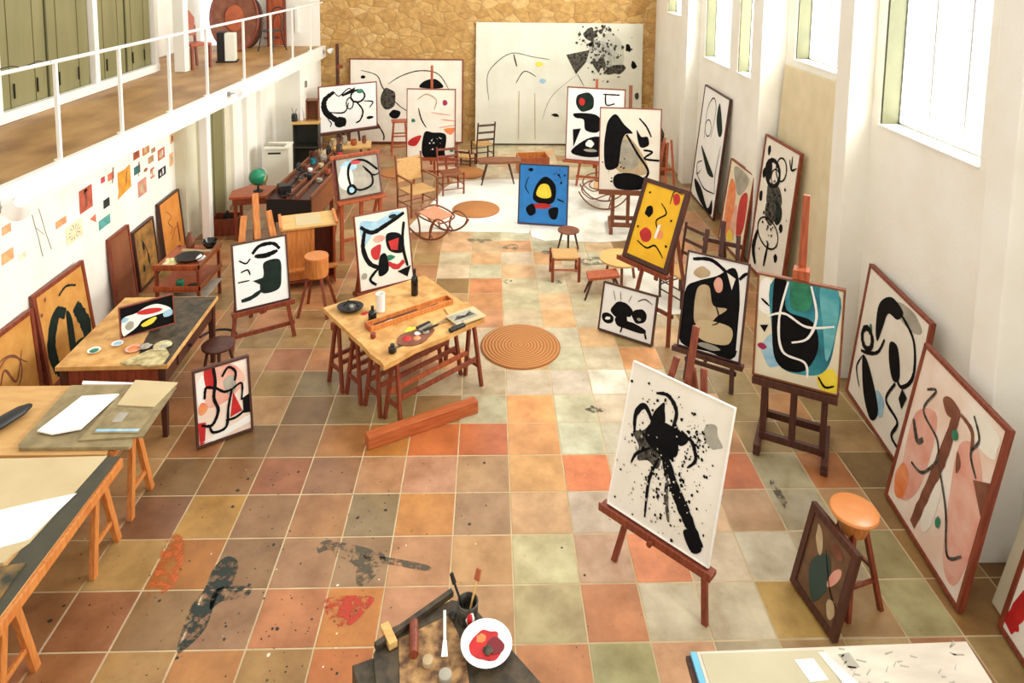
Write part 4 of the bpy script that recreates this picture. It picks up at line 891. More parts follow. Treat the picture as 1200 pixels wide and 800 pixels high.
# central trestle table: nested horses and a square top of boards
TA = V((-2.01, 1.74, 0)); TBv = V((-1.18, .64, 0)); TC = V((-.24, 1.51, 0)); TD = V((-.97, 2.52, 0))
cen = (TA + TBv + TC + TD) / 4; dirx = (TC - TBv).normalized(); yawT = math.atan2(dirx.y, dirx.x)
def tl(x, y, z=0):  # from the table's own axes (x along the horses, y away from the viewer)
    return (cen.x + math.cos(yawT) * x - math.sin(yawT) * y, cen.y + math.sin(yawT) * x + math.cos(yawT) * y, z)
lab = ['front red brown trestle under the square paint table, its feet on the floor plank', 'second red brown trestle from the front under the square paint table', 'third red brown trestle from the front under the square paint table', 'rearmost red brown trestle under the square paint table']
for i, yy in enumerate((-.50, -.19, .12, .43)):
    x, y, z = tl(.02 - .03 * i, yy)
    t = trestle('wooden_trestle', lab[i], (x, y, 0.0), yawT, 1.12, .725, 'mast', spread=.135, legw=.042, group='nested trestles under the square table')
    tri_long(t, 1.12, .7, 'mast', -.08, .30); tri_long(t, 1.12, .7, 'redwood' if i == 0 else 'mast', .08, .30)
t = thing('paint_table_top', 'square plywood table top of three worn boards splashed with old paint', 'table top', tl(0, 0, .725), yawT)
def tp(p): 
    d = V(p) - cen; return (d.x * math.cos(yawT) + d.y * math.sin(yawT), -d.x * math.sin(yawT) + d.y * math.cos(yawT))
a_, b_, c_, d_ = tp((-2.01, 1.74, 0)), tp((-1.18, .64, 0)), tp((-.24, 1.51, 0)), tp((-.97, 2.52, 0))
def lerp(p, q, f): return (p[0] + (q[0] - p[0]) * f, p[1] + (q[1] - p[1]) * f)
mb = MB(); mb.prism([a_, lerp(a_, b_, .52), lerp(d_, c_, .46), d_], 0, .05, 'plyworn'); mb.build('board', t, bevel=.003)
mb = MB(); q1 = lerp(a_, b_, .525); q2 = lerp(d_, c_, .465); edge = [q1] + [(lerp(q1, b_, f)[0] + random.Random(i).uniform(-.012, .012), lerp(q1, b_, f)[1]) for i, f in enumerate((.3, .6, .85))] + [b_, lerp(b_, c_, .1), (lerp(b_, c_, .3)[0], lerp(b_, c_, .3)[1] + .03), lerp(b_, c_, .6), c_, q2]
mb.prism(edge, 0, .05, 'plyworn'); 
for k, (x, y, rx, ry, m) in enumerate(((-.15, -.3, .08, .05, 'klemon'), (-.3, .3, .07, .04, 'kred'), (.42, -.25, .10, .06, 'darkmess'), (.2, -.42, .16, .05, 'palettemess'), (-.4, -.48, .1, .03, 'darkmess'), (.0, -.05, .12, .03, 'klemon'))):
    pts = [(x + rx * random.Random(k * 20 + j).uniform(.5, 1.1) * math.cos(j * PI / 5), y + ry * random.Random(k * 31 + j).uniform(.5, 1.1) * math.sin(j * PI / 5)) for j in range(10)]
    mb.prism(pts, .0502, .0512, m)
mb.build('board', t)
mb = MB(); mb.prism([(c_[0] - .26, c_[1] + .28), (c_[0] + .04, c_[1] + .24), (c_[0] + .08, c_[1] + .40), (c_[0] - .2, c_[1] + .44)], .0505, .066, 'plyworn'); mb.build('corner_board', t, bevel=.002)
# plank holding the front feet
p = V((-1.335, .565, 0)); q = V((-.315, 1.095, 0)); mid = (p + q) / 2; dd = q - p
b = MB(); b.box((0, 0, .065), (dd.length, .10, .13), wood('plank_wood', (168, 82, 40), (190, 104, 56), axis=0)); tag(b.build('floor_plank', bevel=.006, loc=(mid.x, mid.y, .004), rot=(0, 0, math.atan2(dd.y, dd.x))), 'thick orange brown plank lying on the tiles along the front trestle feet', 'plank')
ZT = .776
def bottle(name, label, loc, h, r, neck, m, group=None):
    t = thing(name, label, 'bottle', loc, 0, group)
    b = MB(); b.lathe([(r * .9, 0), (r, .01), (r, h * .58), (r * .8, h * .68), (neck, h * .76), (neck, h * .97), (0.001, h * .97)], m, n=18); b.build('glass', t)
    b = MB(); b.cyl((0, 0, h * .96), (0, 0, h), neck * 1.15, 'iron'); b.build('cap', t)
bottle('ink_bottle', 'short dark bottle standing left of the white jug on the square paint table', (-1.42, 1.44, ZT), .17, .045, .016, 'bottle')
bottle('wine_bottle', 'tall dark bottle standing at the back of the square paint table', (-1.04, 2.02, ZT), .31, .04, .015, 'bottle')
b = MB(); b.lathe([(.04, 0), (.048, .005), (.048, .19), (.052, .2), (.044, .2), (.04, .02), (.001, .02)], 'paper'); tag(b.build('paper_tube', loc=(-1.37, 1.66, ZT)), 'tall white paper tube standing on the square paint table', 'tube')
b = MB(); b.lathe([(.03, 0), (.04, .01), (.04, .05), (.02, .065), (.022, .085), (.001, .086)], 'bottle'); tag(b.build('ink_pot', loc=(-1.13, .86, ZT)), 'squat blue black ink pot near the front corner of the square paint table', 'pot')
b = MB(); b.lathe([(.02, 0), (.028, .01), (.028, .05), (.001, .052)], 'mast'); tag(b.build('paint_pot', loc=(-1.36, 1.12, ZT)), 'tiny dark brown paint pot on the left edge of the square paint table', 'pot')
# dark bowl on the left corner
t = thing('metal_ashtray', 'crumpled dark metal dish with glints at the left corner of the square paint table', 'dish', (-1.70, 1.68, ZT))
b = MB(); b.lathe([(.07, 0), (.11, .03), (.12, .05), (.11, .048), (.07, .012), (.001, .012)], 'iron', sx=1.2); b.build('dish', t)
b = MB(); b.lathe([(.001, .07), (.04, .05), (.05, .013)], 'metal', (.02, .01, 0), n=8); b.tube([(-.08, 0, .05), (-.03, .03, .09), (.05, .02, .08), (.1, -.02, .05)], .012, 'iron'); b.build('lid', t)
# long drawing tray with tools
p = V((-1.44, 1.28, 0)); q = V((-.635, 1.86, 0)); dd = q - p; mid = (p + q) / 2
t = thing('pencil_tray', 'long shallow wooden tray with brushes laid across the square paint table', 'tray', (mid.x, mid.y, ZT), math.atan2(dd.y, dd.x))
L = dd.length
b = MB(); b.box((0, 0, .006), (L, .13, .012), 'orangewood'); b.build('base', t)
for y in (-.06, .06):
    b = MB(); b.box((0, y, .03), (L, .014, .05), 'orangewood'); b.build('side', t, bevel=.002)
for x in (-L / 2, L / 2):
    b = MB(); b.box((x, 0, .03), (.014, .13, .05), 'redwood'); b.build('end', t, bevel=.002)
for i, (x0, x1, y0, y1, m, lb) in enumerate(((-.42, .1, .02, .03, 'darkwood', 'long dark brush lying in the wooden tray'), (-.3, .35, -.02, .01, 'iron', 'thin black rod lying in the wooden tray'), (-.38, -.22, -.02, .0, 'kwhite', 'short white chalk stick lying in the wooden tray'))):
    a = math.atan2(dd.y, dd.x); P0 = V((mid.x + math.cos(a) * x0 - math.sin(a) * y0, mid.y + math.sin(a) * x0 + math.cos(a) * y0, ZT + .022)); P1 = V((mid.x + math.cos(a) * x1 - math.sin(a) * y1, mid.y + math.sin(a) * x1 + math.cos(a) * y1, ZT + .022))
    b = MB(); b.cyl(P0, P1, .008, m, r2=.005, n=8); tag(b.build('paint_brush'), lb, 'brush', 'tools in the wooden tray')
# palette with paint and tube
t = thing('painter_palette', 'red smeared palette with a rag near the front of the square paint table', 'palette', (-.93, 1.14, ZT), yawT)
b = MB(); pts = [( .22 * math.cos(k * PI / 9), .12 * math.sin(k * PI / 9) * (1 + .2 * math.cos(k))) for k in range(18)]; b.prism(pts, 0, .010, 'kbrown'); b.build('board', t)
b = MB()
for k, (x, y, r, m) in enumerate(((-.1, .02, .05, 'kred'), (-.02, -.04, .04, 'korange'), (.04, .03, .035, 'kwhite'), (.12, .0, .04, 'kgrey'))):
    b.lathe([(r, .010), (r * .8, .018), (.001, .022)], m, (x, y, 0), n=10)
b.build('paint_blob', t)
t = thing('pliers', 'bundle of dark steel scrapers lying on the red palette', 'tool', (-.86, 1.22, ZT + .016), yawT)
b = MB(); b.bar((-.06, .0, .03), (.12, .03, .02), .04, .012, 'metal'); b.build('blade', t); b = MB(); b.bar((-.05, .05, .03), (.13, .07, .02), .03, .02, 'iron'); b.bar((-.02, -.03, .03), (.16, -.02, .015), .02, .015, 'iron'); b.build('handle', t)
t = thing('picture_magazine', 'open magazine with a grey landscape photo near the right corner of the paint table', 'magazine', (-.44, 1.50, ZT + .018), .62)
b = MB(); b.box((0, 0, .006), (.36, .25, .012), 'creampaper'); b.build('pages', t, bevel=.002)
b = MB(); b.box((-.03, .01, .0125), (.28, .16, .001), 'kgrey'); b.prism([(-.16, -.02), (-.08, .05), (0, .01), (.08, .06), (.1, -.03)], .0131, .0136, 'kblack2'); b.build('printed_photo', t)
b = MB(); b.box((0, 0, .02), (.20, .05, .035), 'iron'); b.cyl((-.05, .04, .01), (.12, .05, .02), .012, 'kblack2'); tag(b.build('brush_roll', bevel=.01, loc=(-.52, 1.28, ZT), rot=(0, 0, .7)), 'dark bundle of brushes below the open magazine on the paint table', 'brush')

# ---------------- left work tables
def lt_trestle(y, lab, x=-3.76, L=1.36):
    t = trestle('pine_trestle', lab, (x, y, 0), 0, L, .70, 'orangewood', spread=.17, legw=.055, group='pine trestles under the left tables')
    return t
lt_trestle(-.08, 'orange pine trestle under the far end of the left work tables')
lt_trestle(-.62, 'orange pine trestle at the far end of the near left table')
lt_trestle(-1.62, 'orange pine trestle nearest the camera under the left table')
t = thing('work_table_top', 'pale plywood table top with an orange pine edge nearest on the left', 'table top', (-3.8, -1.6, .70))
b = MB(); b.box((-.05, 0, .03), (1.62, 2.2, .03), 'ply'); b.build('board', t, bevel=.003)
b = MB(); b.box((.775, 0, .0), (.03, 2.2, .07), 'orangewood'); b.build('edge_rail', t, bevel=.003)
t = thing('work_table_top', 'pale plywood table top of the farther left work table', 'table top', (-3.9, -.03, .70))
b = MB(); b.box((-.04, 0, .03), (1.56, .88, .03), 'ply'); b.build('board', t, bevel=.003)
b = MB(); b.box((.76, -.0, -.0), (.03, .80, .07), 'orangewood'); b.build('edge_rail', t, bevel=.003)
ZL = .746
def sheet(name, lab, pts, z0, z1, m, cat='paper', group=None, bevel=0, curl=0):
    cx = sum(p[0] for p in pts) / len(pts); cy = sum(p[1] for p in pts) / len(pts)
    b = MB(); b.prism([(x - cx, y - cy) for x, y in pts], 0, z1 - z0, m)
    return tag(b.build(name, bevel=bevel, loc=(cx, cy, z0)), lab, cat, group)
sheet('cutting_mat', 'dark green grey mat strip along the right edge of the near left table', [(-3.16, -.50), (-3.03, -.50), (-3.05, -2.68), (-3.32, -2.68)], ZL, ZL + .004, 'mat', 'mat')
sheet('drawing_sheet', 'large cream drawing sheet lying on the near left table', [(-3.92, -.52), (-3.13, -.50), (-3.20, -1.3), (-3.30, -1.5), (-4.3, -1.5)], ZL + .0045, ZL + .009, 'creampaper')
sheet('drawing_sheet', 'bright white sheet lying over the cream sheet on the near left table', [(-4.35, -1.12), (-3.70, -1.07), (-3.36, -.95), (-3.14, -.88), (-3.16, -.98), (-3.22, -1.28), (-3.5, -1.40), (-4.3, -1.50)], ZL + .0095, ZL + .013, 'paper')
sheet('paper_pad', 'thick cream paper pad under the white sheet on the near left table', [(-4.3, -1.52), (-3.24, -1.33), (-3.26, -1.46), (-4.3, -1.66)], ZL, ZL + .02, 'creampaper')
sheet('painted_board', 'dark green and ochre smeared board at the bottom left corner of the near table', [(-4.3, -1.68), (-3.46, -1.52), (-3.12, -1.46), (-3.10, -2.3), (-4.2, -2.5)], ZL + .0045, ZL + .016, pbr('green_smear', (40, 46, 30), (150, 112, 56), .6, 8))
# portfolio with sheets
t = thing('cardboard_portfolio', 'stained grey cardboard portfolio spread open on the farther left table', 'portfolio', (-3.4, -.03, ZL))
b = MB(); b.prism([(-.51, .40), (.05, .40), (.41, -.36), (.40, -.40), (-.44, -.40), (-.47, -.36)], .002, .03, 'greycard'); b.build('back_cover', t, bevel=.003)
b = MB(); b.prism([(.0, .36), (.44, .34), (.46, -.30), (-.02, -.34)], .0305, .045, 'greycard'); b.build('front_cover', t, bevel=.002)
sheet('paper_sheet', 'stack of white sheets on the stained grey portfolio', [(-3.70, .17), (-3.40, .20), (-3.47, -.25), (-3.66, -.31), (-3.80, -.27)], ZL + .046, ZL + .058, 'paper')
sheet('cream_folder', 'cream folder lying at the far right corner of the grey portfolio', [(-3.36, .40), (-2.97, .36), (-3.02, .02), (-3.34, .05)], ZL + .046, ZL + .056, 'creampaper')
t = thing('print_card', 'grey green print with a pale window mark on the portfolio', 'print', (-3.17, -.15, ZL + .046))
b = MB(); b.box((0, 0, .004), (.36, .30, .008), 'greycard'); b.build('card', t)
b = MB(); b.box((-.06, .04, .0088), (.08, .12, .001), 'kgrey'); b.box((0, -.12, .0088), (.34, .03, .001), 'kskyblue'); b.build('printed_mark', t)
sheet('white_folder', 'thin white sheet sticking out behind the portfolio on the farther left table', [(-3.86, .46), (-3.0, .405), (-3.0, .40), (-3.84, .41)], ZL, ZL + .012, 'paper')
# black tool bag at left edge
b = MB(); b.lathe([(.001, 0), (.05, .05), (.07, .2), (.06, .38), (.03, .46), (.001, .48)], 'iron', rot=(PI / 2, 0, -.4), n=12, sy=.6); tag(b.build('black_case', loc=(-4.25, -.36, ZL + .048), rot=(0, 0, PI)), 'black rounded case lying on the plywood at the left edge', 'case')

# ---------------- brown desk with messy palette
t = thing('old_desk', 'dark brown wooden desk crusted with paint below the left wall boards', 'desk', (-3.75, 1.36, 0), .03)
b = MB(); b.box((0, 0, .735), (1.02, 1.34, .04), 'plyworn'); b.prism([(.10, -.2), (.2, -.64), (.50, -.66), (.50, .66), (.0, .66), (.05, .2)], .7552, .7562, 'darkmess'); b.build('top', t, bevel=.005)
b = MB(); b.box((0, -.62, .60), (.90, .03, .23), 'mast'); b.build('front_apron', t, bevel=.003)
b = MB(); b.box((0, .62, .60), (.90, .03, .23), 'mast'); b.build('back_apron', t, bevel=.003)
for x in (-.45, .45):
    b = MB(); b.box((x, 0, .62), (.03, 1.2, .18), 'darkwood'); b.build('side_apron', t, bevel=.003)
    for y in (-.62, .62):
        b = MB(); b.bar((x, y, .72), (x, y, 0), .07, .07, 'darkwood', w2=.045, d2=.045); b.build('leg', t, bevel=.004)
b = MB(); b.box((.47, -.1, .62), (.02, .5, .12), 'darkwood'); d0 = b.build('drawer', t, bevel=.003)
b = MB(); b.cyl((.48, -.1, .62), (.51, -.1, .62), .014, 'iron'); b.build('knob', d0)
ZD = .757
rg = random.Random(3)
def lump(name, lab, loc, r, m, cat, flat=.35, seed=1, sx=1.0):
    rg = random.Random(seed); b = MB(); n = 12; rings = [(1, 0), (.95, .3), (.6, .8), (.2, 1)]
    vs = []
    for a_, z_ in rings:
        for k in range(n):
            rr = r * a_ * rg.uniform(.75, 1.2); vs.append((rr * sx * math.cos(2 * PI * k / n), rr * math.sin(2 * PI * k / n), z_ * r * flat * (1 if z_ == 0 else rg.uniform(.7, 1.2))))
    fs = []
    for i in range(3):
        for k in range(n): fs.append((i * n + k, i * n + (k + 1) % n, (i + 1) * n + (k + 1) % n, (i + 1) * n + k))
    fs.append(tuple(range(3 * n, 4 * n))); fs.append(tuple(range(n - 1, -1, -1)))
    b.add(vs, fs, m); return tag(b.build(name, loc=loc), lab, cat)
def saucer(lab, loc, r, m1, m2, name='paint_saucer'):
    t = thing(name, lab, 'saucer', loc)
    b = MB(); b.lathe([(r * .5, 0), (r, .018), (r * .96, .02), (r * .5, .007), (.001, .007)], m1); b.build('dish', t)
    b = MB(); b.lathe([(r * .7, .013), (r * .4, .016), (.001, .017)], m2, n=10); b.build('paint', t)
saucer('small saucer of green paint near the left corner of the brown desk', (-4.02, .93, ZD), .06, 'ceramic', 'kgreen')
saucer('small saucer of pale blue paint on the brown desk', (-3.86, 1.05, ZD), .055, 'ceramic', 'kskyblue')
saucer('red smeared saucer in front of the red oval panel on the brown desk', (-3.66, .96, ZD), .075, 'kpink', 'korange')
sheet('newspaper_rag', 'torn crusty palette paper hanging over the front edge of the brown desk', [(-3.66, .72), (-3.50, .92), (-3.38, 1.00), (-3.27, .86), (-3.26, .69), (-3.38, .66), (-3.5, .69), (-3.58, .68)], ZD + .002, ZD + .018, pbr('crusty_paper', (150, 132, 84), (206, 190, 140), .8, 16), 'paper')
lump('paint_rag', 'pale yellow and white paint rag on the right of the brown desk', (-3.40, 1.0, ZD + .02), .085, pbr('stained_rag', (226, 206, 150), (150, 150, 130), .8, 14), 'rag', .3, 5)
lump('paint_rag', 'grey green crumpled rag in front of the painted panel on the brown desk', (-3.56, .99, ZD + .018), .06, 'kgrey', 'rag', .3, 8)
# support so the panel stands
b = MB(); b.prism([(0, 0), (.10, 0), (.10, .05), (0, .05)], 0, .04, 'midwood'); tag(b.build('panel_block', loc=(-3.66, 1.28, ZD), rot=(0, 0, .64)), 'small wooden block propping the painted panel on the brown desk', 'block')
# dark round seat next to desk
def round_stool(name, lab, loc, h, r, m, legm=None, legs=3, splay=1.25, tseat=.035, group=None, rz=0, ring=None):
    t = thing(name, lab, 'stool', loc, rz, group); legm = legm or m
    b = MB(); b.lathe([(r * .9, h - tseat), (r, h - tseat * .7), (r, h - tseat * .2), (r * .93, h), (.001, h)], m, n=28); b.build('seat', t)
    for k in range(legs):
        a = 2 * PI * k / legs + .4
        b = MB(); b.cyl((r * .6 * math.cos(a), r * .6 * math.sin(a), h - tseat), (r * splay * math.cos(a), r * splay * math.sin(a), 0), .018, legm, r2=.014); b.build('leg', t)
    if ring:
        b = MB(); f = 1 - ring / h; rr = r * (.6 + (splay - .6) * f)
        b.tube([(rr * math.cos(2 * PI * k / 24), rr * math.sin(2 * PI * k / 24), ring) for k in range(24)], .010, legm, closed=True); b.build('foot_ring', t)
    return t
round_stool('round_stool', 'dark round wooden stool between the brown desk and the small colourful picture', (-3.08, 1.56, 0), .47, .17, 'darkwood', legs=4, splay=1.1)
b = MB(); b.tube([(.22 * math.cos(t_ * .25), .22 * math.sin(t_ * .25), .012) for t_ in range(1, 13)], .014, 'iron'); tag(b.build('bent_strap', loc=(-3.45, 2.45, 0)), 'dark curved strap lying on the tiles behind the brown desk', 'strap')

# ---------------- front tables at the bottom of the photo
t = thing('painting_cart', 'small dark crusted work table at the bottom centre edge of the view', 'table', (-.36, -2.35, 0), .0)
poly = [(-.47, .28), (-.41, .42), (-.05, .60), (.06, .58), (.46, .10), (.52, -.35), (-.30, -.38)]
b = MB(); b.prism(poly, .70, .745, 'darkmess'); b.prism([(-.34, .36), (-.06, .5), (.04, .3), (.1, -.1), (-.2, -.3), (-.3, .1)], .7455, .75, 'palettemess'); b.build('top', t, bevel=.003)
b = MB(); b.bar((-.46, .30, .765), (-.05, .63, .765), .03, .035, 'darkmess'); b.build('raised_edge', t)
b = MB(); b.bar((-.43, .42, .77), (-.36, .30, .77), .05, .04, 'pine'); b.build('end_block', t, bevel=.003)
b = MB(); b.prism([(-.47, .28), (-.30, -.05), (-.40, -.1), (-.58, .24)], .60, .72, 'darkmess'); b.build('side_box', t, bevel=.003)
for x, y in ((-.35, .2), (.05, .42), (.36, -.25), (-.2, -.3)):
    b = MB(); b.bar((x, y, .70), (x, y, 0), .05, .05, 'darkwood'); b.build('leg', t)
ZB = .752
t = thing('paint_plate', 'white bowl of bright red paint on the dark table at the bottom centre', 'bowl', (-.20, -2.07, ZB + .01), 0)
b = MB(); b.lathe([(.07, 0), (.08, .005), (.135, .035), (.145, .04), (.14, .043), (.08, .013), (.001, .011)], 'ceramic', n=36); b.build('dish', t)
b = MB(); rg = random.Random(4)
def blobpoly(cx, cy, r, z0, z1, m, seed, n=14, lo=.75, hi=1.15):
    rg = random.Random(seed); pts = crom([(cx + r * rg.uniform(lo, hi) * math.cos(2 * PI * k / n), cy + r * rg.uniform(lo, hi) * math.sin(2 * PI * k / n), 0) for k in range(n)], 3, True)
    b.prism([(p.x, p.y) for p in pts], z0, z1, m)
blobpoly(0, 0, .095, .012, .022, 'kred', 2); blobpoly(.05, -.005, .05, .022, .024, pbr('dark_red_paint', (120, 16, 24), None, .3), 6); blobpoly(-.03, .04, .03, .022, .0235, 'korange', 7); blobpoly(.01, -.03, .028, .024, .03, 'kblack2', 9)
b.build('paint', t)
t = thing('brush_cup', 'dark round cup with red and white drips holding brushes on the bottom centre table', 'cup', (-.31, -1.88, ZB - .01), 0)
b = MB(); b.lathe([(.05, 0), (.058, .01), (.06, .12), (.062, .125), (.054, .125), (.05, .03), (.001, .03)], 'kblack2'); b.build('body', t)
b = MB(); b.lathe([(.0001, .05), (.02, .04), (.03, 0), (.02, -.04), (.0001, -.05)], 'kwhite', (.012, -.048, .06), sy=.55, n=12); b.lathe([(.0001, .04), (.013, .03), (.018, 0), (.013, -.03), (.0001, -.04)], 'kred', (.013, -.058, .065), sy=.5, n=12); b.build('paint_drip', t)
for i, (dx, dy, m, m2, lb) in enumerate(((-.08, .04, 'iron', 'iron', 'black handled brush leaning out left of the dark cup'), (.05, .06, 'pine', 'clay', 'broad tan brush leaning out right of the dark cup'))):
    t = thing('paint_brush', lb, 'brush', (-.31, -1.88, ZB - .01), 0, 'brushes in the dark cup')
    b = MB(); b.cyl((dx * .2, dy * .1, .04), (dx, dy, .20), .007, m); b.build('handle', t)
    b = MB(); b.bar((dx, dy, .20), (dx * 1.25, dy * 1.3, .255), .022 if i == 0 else .034, .014, m2, w2=.018 if i == 0 else .028); b.build('bristles', t)
t = thing('plaster_spatula', 'white painted spatula lying on the bottom centre table', 'spatula', (-.435, -1.97, ZB), 0)
b = MB(); b.bar((-.012, .125, .02), (.0, -.05, .015), .018, .012, 'kwhite'); b.build('handle', t, bevel=.003); b = MB(); b.bar((.0, -.05, .015), (.004, -.14, .01), .022, .008, 'kwhite', w2=.038); b.build('blade', t, bevel=.002)
b = MB(); b.cyl((-.02, .10, .026), (0, -.09, .026), .026, 'mast'); tag(b.build('paint_roller', loc=(-.60, -2.02, ZB)), 'dark brown cylinder lying left of the white spatula', 'roller')
for i, (x, y, r, m, lb) in enumerate(((-.52, -2.14, .03, 'ktan', 'small tan paint tin on the crusted table'), (-.42, -2.22, .035, 'kgrey', 'small grey glass jar at the bottom edge of the crusted table'), (-.40, -1.86, .026, 'kblack2', 'small dark paint tin beside the brush cup'))):
    b = MB(); b.lathe([(r * .9, 0), (r, .005), (r, .03), (r * .7, .035), (.001, .035)], m, n=14); tag(b.build('paint_tin', loc=(x, y, ZB)), lb, 'tin')
# right front table
t = thing('trestle_table', 'table with a pale drawing board top at the bottom right edge of the view', 'table', (1.72, -2.6, 0))
b = MB(); b.prism([(-.80, .50), (.85, .535), (.79, -.5), (-.80, -.5)], .70, .73, 'darkwood'); b.build('top', t, bevel=.003)
for x in (-.6, .6):
    for y in (-.38, .38):
        b = MB(); b.bar((x, y, .70), (x * 1.05, y * 1.15, 0), .05, .05, 'mast'); b.build('leg', t)
t = thing('drawing_board', 'pale board with grey pencil smudges covering the bottom right table', 'board', (1.72, -2.6, .732))
b = MB(); b.prism([(-.74, .50), (.83, .53), (.77, -.5), (-.72, -.5)], 0, .02, 'drawingcard')
rg = random.Random(11)
for k in range(26):
    x, y = rg.uniform(.0, .72), rg.uniform(.25, .50); a = rg.uniform(-.4, .9); l = rg.uniform(.02, .07)
    b.prism([(x, y), (x + l * math.cos(a), y + l * math.sin(a)), (x + l * math.cos(a) + .004, y + l * math.sin(a) + .008), (x + .003, y + .012)], .0201, .0206, 'kgrey')
b.prism([(.05, .47), (.12, .48), (.14, .40), (.08, .38)], .0201, .0206, 'kgrey')
b.build('sheet', t)
b = MB(); b.prism([(-.775, .50), (-.742, .50), (-.722, -.5), (-.76, -.5)], 0, .021, 'skyblueedge'); b.build('edge_tape', t)
b = MB(); b.prism([(-.72, .485), (-.02, .495), (-.0, -.5), (-.70, -.5)], .021, .024, pbr('grey_beige_card', (196, 184, 152), (186, 174, 142), .7, 3)); b.build('inner_panel', t)
sheet('paper_note', 'small white note lying on the bottom right board', [(1.51, -2.16), (1.62, -2.155), (1.65, -2.27), (1.545, -2.28)], .757, .759, 'paper')
sheet('paper_strip', 'narrow pale strip of paper beside the white note on the board', [(1.66, -2.12), (1.70, -2.12), (1.84, -2.35), (1.74, -2.35)], .757, .759, 'cloth')

# tall stool with round seat near the dark picture
t = thing('tall_stool', 'tall wooden stool with a glossy round orange seat beside the dark brown picture', 'stool', (2.44, -1.05, 0), .3)
b = MB(); b.lathe([(.12, .665), (.155, .672), (.165, .69), (.16, .705), (.13, .712), (.001, .704)], pbr('glossy_orange_wood', (214, 128, 62), (226, 146, 80), .25, 3), n=36); b.build('seat', t)
b = MB(); b.cyl((0, 0, .665), (0, 0, .54), .125, 'orangewood', r2=.09); b.build('hub', t)
for k in range(4):
    a = PI / 4 + k * PI / 2
    b = MB(); b.bar((.06 * math.cos(a), .06 * math.sin(a), .66), (.21 * math.cos(a), .21 * math.sin(a), 0), .034, .034, 'mast'); b.build('leg', t, bevel=.003)
for k in range(4):
    a = PI / 4 + k * PI / 2; c = a + PI / 2
    z = .30 if k % 2 else .22; f = 1 - z / .66; r_ = .06 + .15 * f
    b = MB(); b.bar((r_ * math.cos(a), r_ * math.sin(a), z), (r_ * math.cos(c), r_ * math.sin(c), z), .022, .022, 'mast'); b.build('stretcher', t)
# ------------------------------------------------------------------ middle of the room
def rug(lab, loc, r, rz=0):
    b = MB(); b.lathe([(r, 0), (r, .012), (r * .985, .018), (.001, .02)], 'rope', n=48); return tag(b.build('round_mat', loc=loc, rot=(0, 0, rz)), lab, 'mat', 'round coiled rope mats on the floor')
rug('round coiled rope mat nearest the camera right of the paint table', (.19, 2.27, .004), .475)
rug('round coiled rope mat lying on the white drop cloth in front of the rocking chair', (-.43, 6.78, .012), .43)
rug('round coiled rope mat behind the rocking chairs in front of the black square easel', (-.68, 8.95, .012), .40)
rug('round coiled rope mat left of the black square picture near the desk lamp cabinet', (-2.15, 8.95, .004), .36)
def clothsheet(lab, pts, m, z=.005, seed=1):
    c = crom([(x, y, 0) for x, y in pts], 2, True); cx = sum(p.x for p in c) / len(c); cy = sum(p.y for p in c) / len(c)
    b = MB(); b.prism([(p.x - cx, p.y - cy) for p in c], 0, .006, m); return tag(b.build('drop_cloth', loc=(cx, cy, z)), lab, 'cloth', 'pale sheets spread on the floor')
clothsheet('white drop cloth spread on the floor under the middle rope mat', [(-1.62, 5.72), (-1.58, 5.70), (-1.5, 5.72), (-1.0, 5.75), (0.1, 5.73), (.48, 5.70), (.5, 6.2), (.5, 7.5), (.5, 8.4), (.3, 8.55), (-.3, 8.5), (-1.0, 8.2), (-1.2, 7.4)], 'cloth')
clothsheet('pale paint smudged sheet standing in for white floor glare behind the blue picture', [(.52, 5.55), (1.0, 5.40), (1.6, 5.30), (2.3, 5.45), (2.9, 5.6), (2.9, 6.4), (2.75, 7.4), (2.6, 8.3), (1.6, 8.5), (.8, 8.45), (.55, 7.4)], pbr('smudged_glare_sheet', (206, 200, 180), (238, 234, 222), .8, 2.2), z=.0052)  # sheet's pale colour stands in for window glare on the floor
clothsheet('small pale sheet on the floor under the yellow picture easel', [(1.62, 3.15), (2.3, 3.0), (2.7, 3.5), (2.6, 4.3), (1.95, 4.45), (1.55, 3.9)], 'cloth')

def ladder_chair(name, lab, loc, rz, h=.85, seat_h=.42, w=.42, d=.38, m='darkwood', seat='rush', arms=False, group=None, cat='chair', rungs=3):
    t = thing(name, lab, cat, loc, rz, group)
    b = MB(); b.box((0, 0, seat_h - .015), (w - .02, d - .02, .03), seat); b.build('seat', t, bevel=.01)
    for sx in (-1, 1):
        b = MB(); b.cyl((sx * w / 2, -d / 2, 0), (sx * w / 2, -d / 2, seat_h + (.22 if arms else .02)), .018, m); b.build('leg', t)
        b = MB(); b.tube([(sx * w / 2, d / 2, 0), (sx * w / 2, d / 2, seat_h), (sx * w / 2, d / 2 + .08, h)], .018, m); b.build('leg', t)
        if arms:
            b = MB(); b.bar((sx * w / 2, -d / 2 - .03, seat_h + .22), (sx * w / 2, d / 2 + .03, seat_h + .24), .045, .02, m); b.build('armrest', t, bevel=.004)
        b = MB(); b.cyl((sx * w / 2, -d / 2, seat_h * .45), (sx * w / 2, d / 2, seat_h * .45), .010, m); b.build('stretcher', t)
    for z in (.3, .6):
        for y in (-d / 2, d / 2):
            b = MB(); b.cyl((-w / 2, y, seat_h * z), (w / 2, y, seat_h * z), .010, m); b.build('stretcher', t)
    for k in range(rungs):
        z = seat_h + (h - seat_h) * (k + 1) / (rungs + .15) - .04; y = d / 2 + .08 * (z - seat_h) / (h - seat_h)
        b = MB(); b.tube([(-w / 2, y, z), (0, y + .02, z), (w / 2, y, z)], .014, m, n=6); b.box((0, y + .012, z), (w * .9, .012, .045), m); b.build('back_rung', t)
    return t
